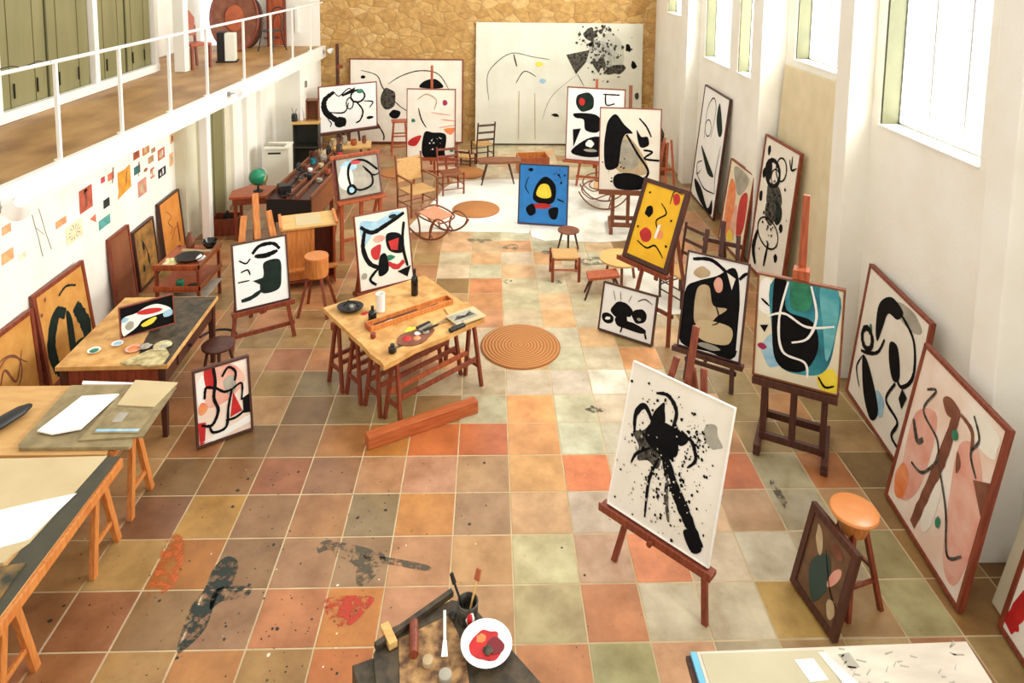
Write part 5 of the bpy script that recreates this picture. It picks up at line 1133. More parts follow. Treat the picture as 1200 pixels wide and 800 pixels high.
# bentwood rocker in front
t = thing('rocking_footrest', 'low bentwood rocking seat with pinkish cane facing the middle rope mat', 'rocking seat', (-1.10, 5.62, 0), math.radians(52))
def rk(sx):
    pts = []
    for k in range(17):
        a = -1.05 + 2.1 * k / 16; pts.append((sx * .24, .62 * math.sin(a), .62 - .62 * math.cos(a) * .985 + .012))
    return pts
for sx in (-1, 1):
    p = rk(sx); b = MB(); b.tube(p, .016, 'midwood'); b.build('rocker', t)
    b = MB(); b.tube(crom([(sx * .24, -.44, .20), (sx * .24, -.50, .34), (sx * .24, -.34, .42), (sx * .24, -.2, .36), (sx * .24, -.12, .16), (sx * .24, -.2, .06)], 5), .014, 'midwood'); b.build('scroll', t)
    b = MB(); b.tube(crom([(sx * .24, .10, .03), (sx * .23, .12, .2), (sx * .23, .16, .34), (sx * .22, .22, .40)], 5), .015, 'midwood'); b.build('side_frame', t)
    b = MB(); b.tube(crom([(sx * .24, -.1, .03), (sx * .23, -.16, .25), (sx * .22, -.22, .38)], 5), .014, 'midwood'); b.build('leg', t)
b = MB(); b.tube(crom([(-.21, -.26, .33), (.21, -.26, .33), (.23, .2, .41), (-.23, .2, .41)], 6, True), .014, 'midwood'); b.box((0, -.03, .375), (.40, .42, .014), pbr('pink_cane', (190, 120, 84), (206, 146, 110), .7, 50), rot=(.16, 0, 0)); b.build('seat', t)
# armchair behind it
t = ladder_chair('rush_armchair', 'dark wooden armchair with tan rush seat and back behind the low rocking seat', (-1.50, 6.75, 0), math.radians(38), h=1.0, seat_h=.42, w=.54, d=.48, arms=True, m='midwood', cat='armchair', rungs=1)
b = MB(); b.box((0, .285, .72), (.50, .02, .42), 'rush', rot=(-.14, 0, 0)); b.build('backrest', t, bevel=.006)
ladder_chair('slat_chair', 'reddish ladder back chair under the black square picture easel', (-.95, 7.75, 0), math.radians(20), h=.86, m='mast', seat='midwood', w=.42)
# ladder chair and bench table near the back
ladder_chair('ladder_back_chair', 'small dark ladder back chair between the mats and the long bench table', (-.35, 9.9, 0), math.radians(200), h=.95, m='darkwood', w=.40)
ladder_chair('low_chair', 'very low dark wooden chair left of the ladder back chair', (-.72, 9.55, 0), math.radians(160), h=.42, seat_h=.22, w=.34, d=.3, m='darkwood', rungs=1)
t = thing('plank_bench', 'low wooden plank bench on splayed dark legs behind the middle rope mat', 'bench', (-.02, 8.35, 0), .1)
b = MB(); b.prism([(-.40, -.16), (.0, -.19), (.46, -.15), (.5, .15), (.05, .2), (-.42, .16)], .44, .49, 'midwood'); b.build('seat', t, bevel=.006)
for x, y in ((-.28, -.1), (.26, -.08), (-.25, .1), (.28, .1)):
    b = MB(); b.cyl((x * .8, y * .8, .44), (x * 1.25, y * 1.8, 0), .02, 'darkwood', r2=.015); b.build('leg', t)
t = thing('open_crate', 'orange wooden crate with an open top behind the blue picture', 'crate', (.75, 9.2, 0), .12)
for c, s_, nm in (((0, -.22, .17), (.66, .02, .34), 'front_panel'), ((0, .22, .17), (.66, .02, .34), 'back_panel'), ((-.32, 0, .17), (.02, .42, .34), 'side_panel'), ((.32, 0, .17), (.02, .42, .34), 'side_panel'), ((0, 0, .02), (.62, .42, .02), 'base')):
    b = MB(); b.box(c, s_, 'redwood' if 'front' in nm else 'orangewood'); b.build(nm, t, bevel=.003)
# tall red stool at the back left
t = thing('red_high_stool', 'tall slim red wooden stool in front of the left back canvas', 'stool', (-2.30, 10.45, 0), .2)
b = MB(); b.box((0, 0, .78), (.36, .30, .03), 'redwood'); b.build('seat', t, bevel=.005)
for sx in (-1, 1):
    for sy in (-1, 1):
        b = MB(); b.bar((sx * .13, sy * .1, .77), (sx * .19, sy * .17, 0), .03, .03, 'redwood'); b.build('leg', t)
for z in (.2, .45):
    b = MB(); b.box((0, -.14, z), (.32, .02, .03), 'redwood'); b.build('stretcher', t); b = MB(); b.box((0, .14, z), (.32, .02, .03), 'redwood'); b.build('stretcher', t)
# bentwood rocker behind the dark disc picture
t = thing('rocking_chair', 'thin bentwood rocking chair with curling frame right of the blue picture', 'rocking chair', (1.95, 7.0, 0), math.radians(-100))
for sx in (-1, 1):
    b = MB(); b.tube([(sx * .22, q[1] * .85, q[2]) for q in rk(1)], .013, 'midwood'); b.build('rocker', t)
    b = MB(); b.tube(crom([(sx * .22, .3, .55), (sx * .22, .05, .60), (sx * .22, -.3, .52), (sx * .22, -.40, .35), (sx * .22, -.2, .2), (sx * .22, .1, .3), (sx * .22, .2, .12)], 6), .012, 'midwood'); b.build('scroll', t)
    b = MB(); b.tube([(sx * .22, .1, .03), (sx * .2, .2, .4), (sx * .19, .36, .9)], .013, 'midwood'); b.build('side_frame', t)
b = MB(); b.tube(crom([(-.2, -.22, .40), (.2, -.22, .40), (.21, .2, .38), (-.21, .2, .38)], 6, True), .012, 'midwood'); b.box((0, 0, .39), (.36, .38, .012), 'rush'); b.build('seat', t)
b = MB(); b.tube(crom([(-.19, .36, .9), (0, .39, .98), (.19, .36, .9)], 6), .013, 'midwood'); b.build('back_rail', t)
# stools
round_stool('round_stool', 'small round three legged stool just below the corner of the blue picture', (1.06, 4.98, 0), .36, .17, 'midwood', 'darkwood', legs=3, splay=1.1, tseat=.03)
t = thing('rush_stool', 'square red wooden stool with a woven rush seat on the centre tiles', 'stool', (.91, 4.10, 0), .0)
b = MB(); b.box((0, 0, .345), (.38, .34, .035), 'rush'); b.build('seat', t, bevel=.014)
for sx in (-1, 1):
    for sy in (-1, 1):
        b = MB(); b.cyl((sx * .19, sy * .17, .0), (sx * .19, sy * .17, .36), .022, 'mast'); b.build('leg', t)
    b = MB(); b.cyl((sx * .19, -.17, .14), (sx * .19, .17, .14), .012, 'redwood'); b.build('stretcher', t)
for sy in (-1, 1):
    b = MB(); b.cyl((-.19, sy * .17, .18), (.19, sy * .17, .18), .014, 'redwood'); b.build('stretcher', t)
t = thing('slab_stool', 'low slab stool of reddish wood with splayed legs left of the yellow picture easel', 'stool', (1.36, 3.55, 0), .25)
b = MB(); b.prism([(-.24, -.10), (.22, -.12), (.26, .10), (-.18, .12)], .27, .31, 'redwood'); b.build('seat', t, bevel=.005)
for x, y in ((-.2, -.06), (.2, -.07), (.2, .07), (-.14, .08)):
    b = MB(); b.cyl((x * .8, y * .8, .27), (x * 1.4, y * 1.6, 0), .018, 'darkwood', r2=.013); b.build('leg', t)
t = thing('round_side_table', 'low round pale wooden table partly hidden behind the yellow picture', 'table', (1.70, 3.95, 0))
b = MB(); b.lathe([(.30, .33), (.31, .34), (.31, .36), (.001, .362)], 'pine', n=36); b.build('top', t)
for k in range(3):
    a = k * 2.1 + .4; b = MB(); b.cyl((.18 * math.cos(a), .18 * math.sin(a), .33), (.24 * math.cos(a), .24 * math.sin(a), 0), .02, 'midwood'); b.build('leg', t)
t = ladder_chair('dark_chair', 'dark wooden chair standing behind the yellow picture easel', (2.42, 3.40, 0), math.radians(-60), h=.98, m='darkwood', w=.40)
# right back corner: stools and tools by the wall
t = thing('folding_easel', 'orange red folded wooden easel leaning near the far right wall', 'easel', (3.25, 7.6, 0), -.2)
for x, q in ((-.2, .1), (0, 0), (.2, .06)):
    b = MB(); b.bar((x, 0, 0), (x * .3 + .05, .25, 1.0 + q), .045, .03, 'redwood'); b.build('leg', t)
b = MB(); b.box((0, .1, .5), (.36, .03, .05), 'redwood'); b.build('crossbar', t)
t = thing('dark_vase', 'dark ceramic jar on a small brown pedestal by the far right wall', 'jar', (3.45, 9.0, 0))
b = MB(); b.box((0, 0, .35), (.3, .3, .7), 'midwood'); b.build('pedestal', t, bevel=.006)
b = MB(); b.lathe([(.06, .7), (.10, .76), (.12, .88), (.07, .98), (.05, 1.02), (.001, 1.02)], 'kblack2'); b.build('body', t)
# boards leaning at the second bay of the right wall
def lean(name, lab, y0, y1, x0, x1, h, m, th=.02, cat='board'):
    b = MB(); a = math.atan2(x1 - x0, h)
    b.box((0, 0, h / 2), (th, y1 - y0, h / math.cos(a)), m)
    o = b.build(name, bevel=.002, loc=(x0, (y0 + y1) / 2, .01), rot=(0, 0, 0)); o.rotation_euler = (0, a, 0)
    return tag(o, lab, cat)
lean('plywood_board', 'wide tall plywood board leaning on the right wall behind the tangled shapes picture', 2.92, 4.42, 3.98, 4.14, 3.1, pbr('pale_ply', (214, 198, 158), (224, 208, 170), .7, 3, (4, 1, 1)))
lean('plywood_board', 'narrow pale board leaning nearest the pier behind the teal picture', 2.45, 2.88, 3.88, 4.12, 3.15, pbr('pale_ply2', (222, 208, 174), (214, 196, 156), .7, 3, (4, 1, 1)))
lean('dark_board', 'dark grey green board leaning behind the pale plywood next to the pier', 2.0, 2.42, 3.90, 4.12, 2.2, pbr('dark_board', (96, 84, 56), (112, 98, 66), .6, 3))
b = MB(); b.box((0, 0, .09), (.05, .10, .18), 'kblack2'); tag(b.build('small_box', bevel=.004, loc=(3.78, -1.02, 0)), 'small dark box on the floor in the corner by the near right pier', 'box')

# ------------------------------------------------------------------ left side, behind
# brown lectern desk with stool
t = thing('writing_desk', 'orange brown high writing desk with a sloping pine top behind the drum stool', 'desk', (-2.74, 3.95, 0), .33)
b = MB(); b.box((0, 0, .90), (.74, .46, .03), 'pine', rot=(.06, 0, 0)); b.box((0, 0, .917), (.34, .36, .004), 'creampaper', rot=(.06, 0, 0)); b.build('top', t, bevel=.004)
for x in (-.37, .37):
    b = MB(); b.box((x, 0, .925), (.04, .46, .04), 'orangewood', rot=(.06, 0, 0)); b.build('top_rail', t, bevel=.003)
b = MB(); b.box((-.14, -.17, .5), (.42, .03, .76), 'orangewood'); b.build('front_panel', t, bevel=.003)
b = MB(); b.box((-.34, .02, .46), (.03, .40, .86), 'redwood'); b.build('side_panel', t, bevel=.003)
b = MB(); b.box((.34, .02, .46), (.03, .40, .86), 'redwood'); b.build('side_panel', t, bevel=.003)
b = MB(); b.box((0, .2, .5), (.66, .02, .76), 'mast'); b.build('back_panel', t)
b = MB(); b.box((0, -.02, .12), (.66, .38, .03), 'mast'); b.build('shelf', t)
b = MB(); b.box((.02, -.22, .30), (.70, .12, .03), 'orangewood'); b.build('foot_shelf', t, bevel=.003)
t = thing('drum_stool', 'wooden stool with a thick drum shaped seat on splayed legs before the writing desk', 'stool', (-2.42, 3.12, 0), .2)
b = MB(); b.lathe([(.145, .50), (.15, .52), (.15, .73), (.155, .74), (.15, .76), (.001, .76)], 'orangewood', n=28); b.build('seat', t)
for k in range(4):
    a = k * PI / 2 + .5; b = MB(); b.bar((.09 * math.cos(a), .09 * math.sin(a), .62), (.27 * math.cos(a), .27 * math.sin(a), 0), .038, .03, 'mast'); b.build('leg', t, bevel=.003)
# trolley with bowls
t = thing('palette_trolley', 'low reddish trolley with two cluttered trays below the orange zigzag board', 'trolley', (-4.12, 3.28, 0), .0)
for z, m in ((.66, 'redwood'), (.38, 'redwood')):
    b = MB(); b.box((0, 0, z), (.58, .74, .025), m); b.box((0, -.36, z + .03), (.58, .02, .06), m); b.box((.28, 0, z + .03), (.02, .74, .06), 'midwood'); b.build('tray', t, bevel=.003)
for x in (-.26, .26):
    for y in (-.33, .33):
        b = MB(); b.box((x, y, .34), (.035, .035, .68), 'mast'); b.build('leg', t)
b = MB(); b.box((0, -.05, .22), (.60, .74, .02), 'kgrey'); b.build('tray', t, bevel=.003)
lump('paint_rag', 'pale yellow cloth bundle on the top tray of the reddish trolley', (-4.26, 3.10, .675), .10, pbr('cream_rag', (236, 224, 180), (206, 200, 130), .8, 12), 'rag', .5, 12)
lump('paint_rag', 'white crumpled rag on the right of the reddish trolley', (-3.93, 3.2, .675), .07, 'paper', 'rag', .8, 14)
b = MB(); b.lathe([(.08, 0), (.15, .035), (.16, .05), (.15, .05), (.08, .012), (.001, .012)], 'iron', sx=1.1); tag(b.build('shallow_bowl', loc=(-4.06, 3.18, .675)), 'dark oval dish on the top tray of the reddish trolley', 'bowl')
b = MB(); b.lathe([(.04, 0), (.08, .05), (.10, .11), (.092, .11), (.06, .03), (.001, .02)], 'bottle'); tag(b.build('black_bowl', loc=(-3.95, 3.55, .675)), 'deep black bowl on the far end of the reddish trolley below the white post', 'bowl')
b = MB(); b.lathe([(.05, 0), (.055, .01), (.055, .14), (.03, .17), (.03, .2), (.001, .2)], 'kbrown'); tag(b.build('brown_jar', loc=(-4.22, 3.58, .675)), 'dark brown jar at the back of the reddish trolley', 'jar')
sheet('trolley_board', 'thin tan board lying across the back of the reddish trolley', [(-4.28, 3.42), (-3.84, 3.40), (-3.84, 3.50), (-4.0, 3.46), (-4.28, 3.50)], .672, .69, 'ktan', 'board')
b = MB(); b.lathe([(.04, 0), (.045, .01), (.05, .07), (.03, .09), (.001, .09)], 'kgreen'); tag(b.build('green_pot', loc=(-4.12, 3.02, .394)), 'bright green pot on the middle tray of the reddish trolley', 'pot')
b = MB(); b.lathe([(.06, 0), (.07, .02), (.06, .03), (.001, .03)], 'iron'); tag(b.build('dark_dish', loc=(-3.95, 3.0, .394)), 'small dark dish on the middle tray of the trolley', 'dish')
t = thing('storage_crate', 'reddish wooden crate of dark tools on the floor before the green door', 'crate', (-4.55, 5.75, 0), .1)
for c, s_ in (((0, -.16, .14), (.44, .02, .28)), ((0, .16, .14), (.44, .02, .28)), ((-.21, 0, .14), (.02, .3, .28)), ((.21, 0, .14), (.02, .3, .28)), ((0, 0, .02), (.4, .3, .02))):
    b = MB(); b.box(c, s_, 'mast'); b.build('panel', t)
lump('dark_bundle', 'dark bundle piled in the reddish crate before the green door', (-4.55, 5.75, .035), .12, 'iron', 'bundle', 2.4, 20)
# globe table
t = thing('side_table', 'reddish brown side table carrying the green globe', 'table', (-3.98, 5.60, 0), .15)
b = MB(); b.prism([(-.40, -.24), (.30, -.22), (.30, .26), (-.20, .34), (-.42, .1)], .71, .75, 'redwood'); b.build('top', t, bevel=.005)
b = MB(); b.prism([(-.36, -.2), (.26, -.18), (.26, .22), (-.34, .2)], .60, .71, 'mast'); b.build('apron', t, bevel=.004)
for x, y in ((-.32, -.16), (.22, -.13), (.22, .18), (-.3, .18)):
    b = MB(); b.bar((x, y, .62), (x, y, 0), .05, .05, 'mast', w2=.035, d2=.035); b.build('leg', t)
t = thing('desk_globe', 'small green terrestrial globe on a dark stand on the side table', 'globe', (-3.98, 5.62, .752), 0)
b = MB(); b.lathe([(.14 * math.sin(k * PI / 16) + 1e-5, -.14 * math.cos(k * PI / 16)) for k in range(17)], 'globegreen', (0, 0, .24), n=28, rot=(.3, .2, 0)); b.build('ball', t)
b = MB(); b.lathe([(.08, 0), (.075, .015), (.02, .03), (.015, .1), (.001, .1)], 'iron'); b.build('stand', t)
b = MB(); b.tube([(.152 * math.cos(k * PI / 10 + .3), 0, .24 + .152 * math.sin(k * PI / 10 + .3)) for k in range(-6, 6)], .006, 'metal'); b.build('meridian', t)
# long tool bench
t = thing('tool_bench', 'long dark bench with sunken trays of tools beside the gallery cabinet', 'bench', (-3.25, 6.35, 0), -.06)
b = MB(); b.box((0, 0, .80), (.72, 2.6, .03), 'darkwood'); b.build('top', t, bevel=.004)
for x in (-.35, -.02, .12, .35):
    b = MB(); b.box((x, 0, .84), (.03, 2.6, .06), 'midwood'); b.build('rail', t, bevel=.003)
b = MB(); b.box((0, -1.29, .62), (.70, .02, .36), 'iron'); b.build('end_panel', t)
b = MB(); b.box((.34, 0, .60), (.02, 2.5, .38), 'midwood'); b.build('side_panel', t)
b = MB(); b.box((-.34, 0, .60), (.02, 2.5, .38), 'midwood'); b.build('side_panel', t)
for x in (-.3, .3):
    for y in (-1.2, 0, 1.2):
        b = MB(); b.box((x, y, .4), (.06, .06, .8), 'mast'); b.build('leg', t)
rg = random.Random(21)
BI = [('vise', 'black iron vise at the near end of the tool bench', 'iron', (-3.42, 5.3)), ]
t = thing('bench_vise', 'black iron vise clamped near the globe end of the tool bench', 'vise', (-3.50, 5.35, .80), .5)
b = MB(); b.box((0, 0, .08), (.14, .22, .14), 'iron'); b.build('body', t, bevel=.01)
b = MB(); b.box((0, -.2, .12), (.16, .06, .16), 'iron'); b.build('jaw', t, bevel=.008)
b = MB(); b.cyl((0, -.42, .1), (0, .0, .1), .02, 'iron'); b.cyl((-.12, -.40, .1), (.12, -.40, .1), .009, 'iron'); b.build('screw', t)
defs = [('clay_pot', 'terracotta pot among the tools on the bench', 'clay', .07, .16, -3.02, 7.0), ('brush_jar', 'dark jar of brushes at the far end of the tool bench', 'kblack2', .06, .2, -3.06, 7.5),
        ('white_cup', 'small white cup on the tool bench', 'ceramic', .04, .08, -3.33, 6.4), ('red_tin', 'red paint tin on the tool bench', 'kred', .05, .12, -3.0, 7.25), ('grey_tin', 'grey metal tin on the tool bench beside the terracotta pot', 'kgrey', .06, .13, -3.25, 7.05),
        ('tan_pot', 'tan pot on the far end of the tool bench', 'ktan', .07, .15, -3.35, 7.35), ('dark_tin', 'dark squat tin in the middle of the tool bench', 'iron', .06, .10, -3.28, 6.05), ('brown_tin', 'brown squat tin beside the white cup on the bench', 'kbrown', .06, .09, -3.45, 6.6)]
for nm, lb, m, r, h, x, y in defs:
    t = thing(nm, lb, 'pot', (x, y, .817))
    b = MB(); b.lathe([(r * .8, 0), (r, h * .3), (r, h * .9), (r * .9, h), (r * .8, h * .95), (r * .7, h * .4), (.001, h * .3)], m, n=18); b.build('body', t)
    if nm in ('brush_jar', 'clay_pot', 'tan_pot'):
        for k in range(5):
            a = k * 1.3; b = MB(); b.cyl((r * .2 * math.cos(a), r * .2 * math.sin(a), h * .4), (r * 1.2 * math.cos(a), r * 1.2 * math.sin(a), h + .16 + .03 * (k % 3)), .006, 'darkwood', n=6); b.build('brush_handle', t)
for k in range(7):
    x, y = -3.25 + rg.uniform(-.25, .3), 5.5 + k * .22; a = rg.uniform(0, 3.1)
    lb = ['steel', 'black', 'wooden', 'brown', 'grey', 'dark', 'rusty'][k] + ' tool rod lying in the bench tray, ' + ['nearest of them', 'second from the near end', 'third from the near end', 'in the middle', 'just past the middle', 'second from the far end', 'farthest of them'][k]
    b = MB(); b.cyl((-.12 * math.cos(a), -.12 * math.sin(a), .012), (.12 * math.cos(a), .12 * math.sin(a), .012), .011, ['metal', 'iron', 'pine', 'mast', 'kgrey', 'darkwood', 'clay'][k], r2=.007, n=8); b.box((.12 * math.cos(a), .12 * math.sin(a), .016), (.05, .03, .02), 'iron', rot=(0, 0, a))
    tag(b.build('hand_tool', loc=(x, y, .817)), lb, 'tool', 'tools in the bench trays')
for k, (x, y, r, h, m, lb, nm) in enumerate((
    (-2.98, 6.75, .035, .26, 'bottle', 'slim dark bottle on the bench before the terracotta pot', 'glass_bottle'), (-3.10, 7.62, .045, .30, 'kbrown', 'tall brown bottle at the far end of the tool bench', 'glass_bottle'),
    (-3.28, 7.58, .05, .24, 'kblack2', 'dark shouldered bottle at the far end of the tool bench', 'glass_bottle'), (-3.42, 6.95, .05, .09, 'kteal', 'small teal tin on the left of the tool bench', 'tin_can'),
    (-3.0, 6.3, .045, .10, 'clay', 'small rust coloured tin on the right rail side of the bench', 'tin_can'), (-3.22, 6.72, .05, .07, 'creampaper', 'low cream tub in the middle tray of the bench', 'tin_can'),
    (-3.5, 7.2, .05, .16, 'darkwood', 'dark turned wooden jar left on the tool bench', 'tin_can'), (-3.05, 5.9, .05, .06, 'kgrey', 'flat grey tin near the viewer end of the bench', 'tin_can'))):
    b = MB()
    if nm == 'glass_bottle': b.lathe([(r * .9, 0), (r, .01), (r, h * .55), (r * .4, h * .72), (r * .35, h), (.001, h)], m, n=16)
    else: b.lathe([(r, 0), (r, h), (r * .92, h), (r * .9, h * .8), (.001, h * .8)], m, n=16)
    tag(b.build(nm, loc=(x, y, .817)), lb, 'bottle' if nm == 'glass_bottle' else 'tin')
for k in range(4):
    x, y = -3.46 + .03 * (k % 2), 5.66 + .22 * k
    b = MB(); b.bar((0, 0, .02), (.10, .05, .12), .02, .02, 'iron'); b.bar((.10, .05, .12), (.16, -.02, .16), .05, .03, 'iron'); b.bar((-.05, .03, .015), (.03, -.05, .015), .02, .015, 'midwood')
    tag(b.build('metal_clamp', loc=(x, y, .817), rot=(0, 0, k * .8)), ['black clamp nearest the vise', 'black clamp second from the vise', 'black clamp third from the vise', 'black clamp farthest from the vise'][k] + ' on the bench', 'clamp', 'black clamps on the tool bench')
# cabinets along the left wall
t = thing('dark_cabinet', 'tall dark open cabinet with a pine top against the white wall by the stone wall', 'cabinet', (-4.05, 8.95, 0), .12)
for c, s_, nm in (((0, .18, .55), (.52, .02, 1.1), 'back_panel'), ((-.25, 0, .55), (.02, .38, 1.1), 'side_panel'), ((.25, 0, .55), (.02, .38, 1.1), 'side_panel'), ((0, 0, .05), (.48, .36, .04), 'base'), ((0, 0, .6), (.48, .36, .03), 'shelf')):
    b = MB(); b.box(c, s_, pbr('green_black_paint', (44, 46, 36), (56, 56, 44), .5, 3)); b.build(nm, t, bevel=.003)
b = MB(); b.box((0, 0, 1.12), (.56, .42, .04), 'pine'); b.build('top', t, bevel=.004)
t = thing('small_shelf_box', 'small upright wooden box with jars standing on top of the dark cabinet', 'box', (-3.93, 9.0, 1.142), .12)
for c, s_, nm in (((0, .1, .22), (.26, .02, .44), 'back_panel'), ((.12, 0, .22), (.02, .2, .44), 'side_panel'), ((-.12, 0, .22), (.02, .2, .44), 'side_panel'), ((0, 0, .43), (.26, .22, .02), 'top')):
    b = MB(); b.box(c, s_, 'midwood'); b.build(nm, t)
b = MB(); b.lathe([(.05, 0), (.06, .1), (.04, .2), (.02, .3), (.001, .32)], 'ceramic'); tag(b.build('white_vase', loc=(-4.16, 8.95, 1.142)), 'slim white vase standing on the dark cabinet', 'vase')
b = MB(); b.lathe([(.06, 0), (.065, .1), (.05, .16), (.001, .16)], 'iron'); b.cyl((0, 0, .1), (-.05, 0, .28), .006, 'darkwood'); b.cyl((0, 0, .1), (.04, .03, .26), .006, 'darkwood'); tag(b.build('brush_pot', loc=(-4.28, 8.86, 1.142)), 'black pot of brushes at the left of the dark cabinet top', 'pot')
t = thing('white_cabinet', 'white painted box cabinet with two dark slots by the left wall behind the globe', 'cabinet', (-4.35, 8.0, 0), .1)
b = MB(); b.box((0, 0, .42), (.44, .42, .84), 'cabinetwhite'); b.build('body', t, bevel=.006)
b = MB(); b.box((0, -.02, .86), (.48, .46, .04), 'cabinetwhite'); b.build('top', t, bevel=.004)
b = MB(); b.box((-.05, -.215, .76), (.24, .01, .03), 'iron'); b.build('slot', t)
sheet('folded_paper', 'folded grey papers lying on the white cabinet top', [(-4.6, 7.86), (-4.2, 7.84), (-4.2, 8.0), (-4.56, 8.02)], .882, .90, 'kgrey')
# tables with pots behind
t = thing('pot_table', 'wooden table crowded with pots in front of the wide crescent picture', 'table', (-3.15, 8.9, 0), .15)
b = MB(); b.box((0, 0, .62), (.9, .5, .04), 'pine'); b.build('top', t, bevel=.004)
for x in (-.4, .4):
    for y in (-.2, .2):
        b = MB(); b.box((x, y, .3), (.05, .05, .6), 'midwood'); b.build('leg', t)
for k, (x, y, r, h, m, lb) in enumerate(((-3.45, 8.8, .08, .14, 'ktan', 'round tan pot on the left of the pot table'), (-3.25, 8.9, .06, .18, 'kgrey', 'grey green jar in the middle of the pot table'), (-3.05, 8.85, .07, .12, 'clay', 'orange clay bowl right of the grey green jar'), (-2.86, 9.0, .05, .16, 'kbrown', 'slim brown jar at the right end of the pot table'))):
    b = MB(); b.lathe([(r * .7, 0), (r, h * .4), (r * .8, h * .8), (r * .9, h), (r * .75, h * .95), (r * .7, h * .5), (.001, h * .4)], m, n=18); tag(b.build('ceramic_pot', loc=(x, y, .642)), lb, 'pot')

# ------------------------------------------------------------------ gallery furniture
ZG = 2.397
t = thing('shield_chair', 'orange red leather backed chair at the left of the gallery group', 'chair', (-5.95, 8.05, ZG), math.radians(60))
b = MB(); b.box((0, 0, .46), (.46, .44, .05), 'redwood'); b.build('seat', t, bevel=.015)
b = MB(); pts = [(-.2, 0), (.2, 0), (.22, .35), (.12, .5), (-.12, .5), (-.22, .35)]; b.prism(pts, 0, .03, 'redwood', Matrix.Translation((0, .25, .60)) @ Matrix.Rotation(PI / 2 - .12, 4, 'X')); b.build('backrest', t, bevel=.006)
for sx in (-1, 1):
    b = MB(); b.bar((sx * .2, -.19, 0), (sx * .2, -.19, .45), .04, .04, 'mast'); b.build('leg', t); b = MB(); b.bar((sx * .2, .2, 0), (sx * .2, .26, .8), .04, .04, 'mast'); b.build('leg', t)
t = thing('metal_bin', 'tall bin with a black left side and a white front on the gallery', 'bin', (-5.62, 8.85, ZG), .2)
b = MB(); b.box((.07, 0, .30), (.20, .30, .58), 'cabinetwhite'); b.build('white_half', t, bevel=.006)
b = MB(); b.box((-.10, 0, .31), (.15, .32, .62), 'iron'); b.box((.0, 0, .015), (.4, .36, .03), 'iron'); b.build('black_half', t, bevel=.005)
def woven(lab, loc, rz, r, h, m1, m2):
    t = thing('woven_basket_tray', lab, 'basket', loc, rz, 'round woven trays on the gallery')
    b = MB(); Mx = (PI / 2 - .12, 0, 0)
    b.lathe([(.001, 0), (r * .35, .0), (r * .36, .02), (r * .6, .03), (r * .62, .045), (r * .9, .06), (r, .08), (r * .98, .10), (r * .85, .08), (r * .5, .05), (.001, .03)], m1, (0, 0, r * h), n=36, sy=h, rot=Mx); b.build('weave', t)
    b = MB(); b.tube([(r * math.cos(2 * PI * k / 30), -.09 + .12 * h * r * math.sin(2 * PI * k / 30), r * h + r * h * .99 * math.sin(2 * PI * k / 30)) for k in range(30)], .03, m2, closed=True); b.build('rim', t)
    b = MB(); b.lathe([(r * .42, 0), (r * .4, .03), (.001, .04)], 'clay', (0, -.06, r * h), n=24, sy=h, rot=Mx); b.build('centre', t)
woven('large oval woven tray with a brown rim standing on the gallery', (-6.05, 10.5, ZG), .3, .50, 1.5, 'kbrown', 'mast')
woven('dark reddish woven tray standing right of the large oval one', (-5.95, 11.15, ZG), -.1, .36, 1.7, 'kbrown', 'darkwood')
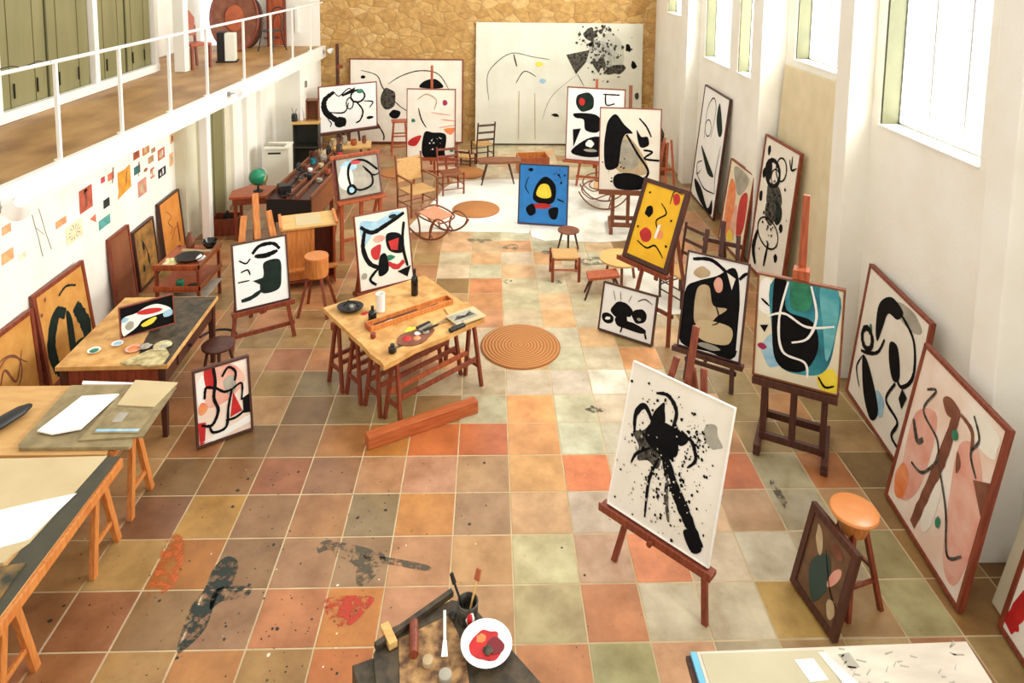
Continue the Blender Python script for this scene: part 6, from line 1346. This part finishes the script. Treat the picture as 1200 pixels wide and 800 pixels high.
# bentwood cafe chair
t = thing('bentwood_chair', 'black bentwood chair with a looped back standing on the gallery', 'chair', (-5.22, 10.5, ZG), math.radians(-20))
b = MB(); b.lathe([(.20, .45), (.215, .46), (.215, .475), (.19, .48), (.001, .475)], 'kblack2', n=28); b.build('seat', t)
for sx in (-1, 1):
    b = MB(); b.tube(crom([(sx * .16, -.15, .45), (sx * .18, -.19, .2), (sx * .20, -.24, 0)], 4), .014, 'iron'); b.build('leg', t)
    b = MB(); b.tube(crom([(sx * .15, .14, .45), (sx * .17, .2, .2), (sx * .2, .28, 0)], 4), .014, 'iron'); b.build('leg', t)
b = MB(); b.tube(crom([(-.18, .16, .45), (-.19, .2, .7), (-.14, .25, .93), (0, .27, .99), (.14, .25, .93), (.19, .2, .7), (.18, .16, .45)], 6), .014, 'iron'); b.tube(crom([(-.10, .19, .48), (-.11, .22, .7), (0, .25, .86), (.11, .22, .7), (.10, .19, .48)], 6), .010, 'iron'); b.build('backrest', t)
b = MB(); b.tube([(.17 * math.cos(2 * PI * k / 20), .17 * math.sin(2 * PI * k / 20), .30) for k in range(20)], .009, 'iron', closed=True); b.build('seat_ring', t)
t = thing('orange_screen', 'flat orange red panel leaning upright behind the black bentwood chair', 'screen', (-5.33, 11.25, ZG), .05)
b = MB(); b.box((0, 0, .68), (.40, .03, 1.3), 'redwood'); b.build('panel', t)
for x in (-.2, .2):
    b = MB(); b.box((x, -.01, .65), (.05, .05, 1.3), 'mast'); b.build('side_post', t)
# ------------------------------------------------------------------ light
def area(name, loc, rot, sx, sy, power, color=(1, 1, 1)):
    l = bpy.data.lights.new(name, 'AREA'); l.shape = 'RECTANGLE'; l.size = sx; l.size_y = sy; l.energy = power; l.color = color
    o = bpy.data.objects.new(name, l); COL.objects.link(o); o.location = loc; o.rotation_euler = rot
    return o
# daylight outside each window
for y0, y1, zs, x in ((-4.6, -2.6, 2.9, 4.4), (-0.06, 1.45, 2.92, 4.4), (2.3, 4.2, 3.2, 4.7), (5.3, 6.12, 2.7, 4.55), (6.5, 7.95, 2.7, 4.55), (9.2, 10.3, 3.4, 4.4)):
    area('daylight', (x, (y0 + y1) / 2 + .55, (zs + 5.2) / 2 - .15), (0, PI / 2, 0), 5.2 - zs + .7, y1 - y0 + 1.5, 36 * (5.2 - zs + .7) * (y1 - y0 + 1.5), (1, .99, .96))
w = bpy.data.worlds.new('sky'); sc.world = w; w.use_nodes = True
bg = w.node_tree.nodes['Background']; bg.inputs[0].default_value = (1.0, 0.975, 0.93, 1); bg.inputs[1].default_value = 0.86
sc.view_settings.view_transform = 'Standard'; sc.view_settings.look = 'None'; sc.view_settings.gamma = 1.0
sc.view_settings.use_curve_mapping = False
sc.view_settings.exposure = 0.55
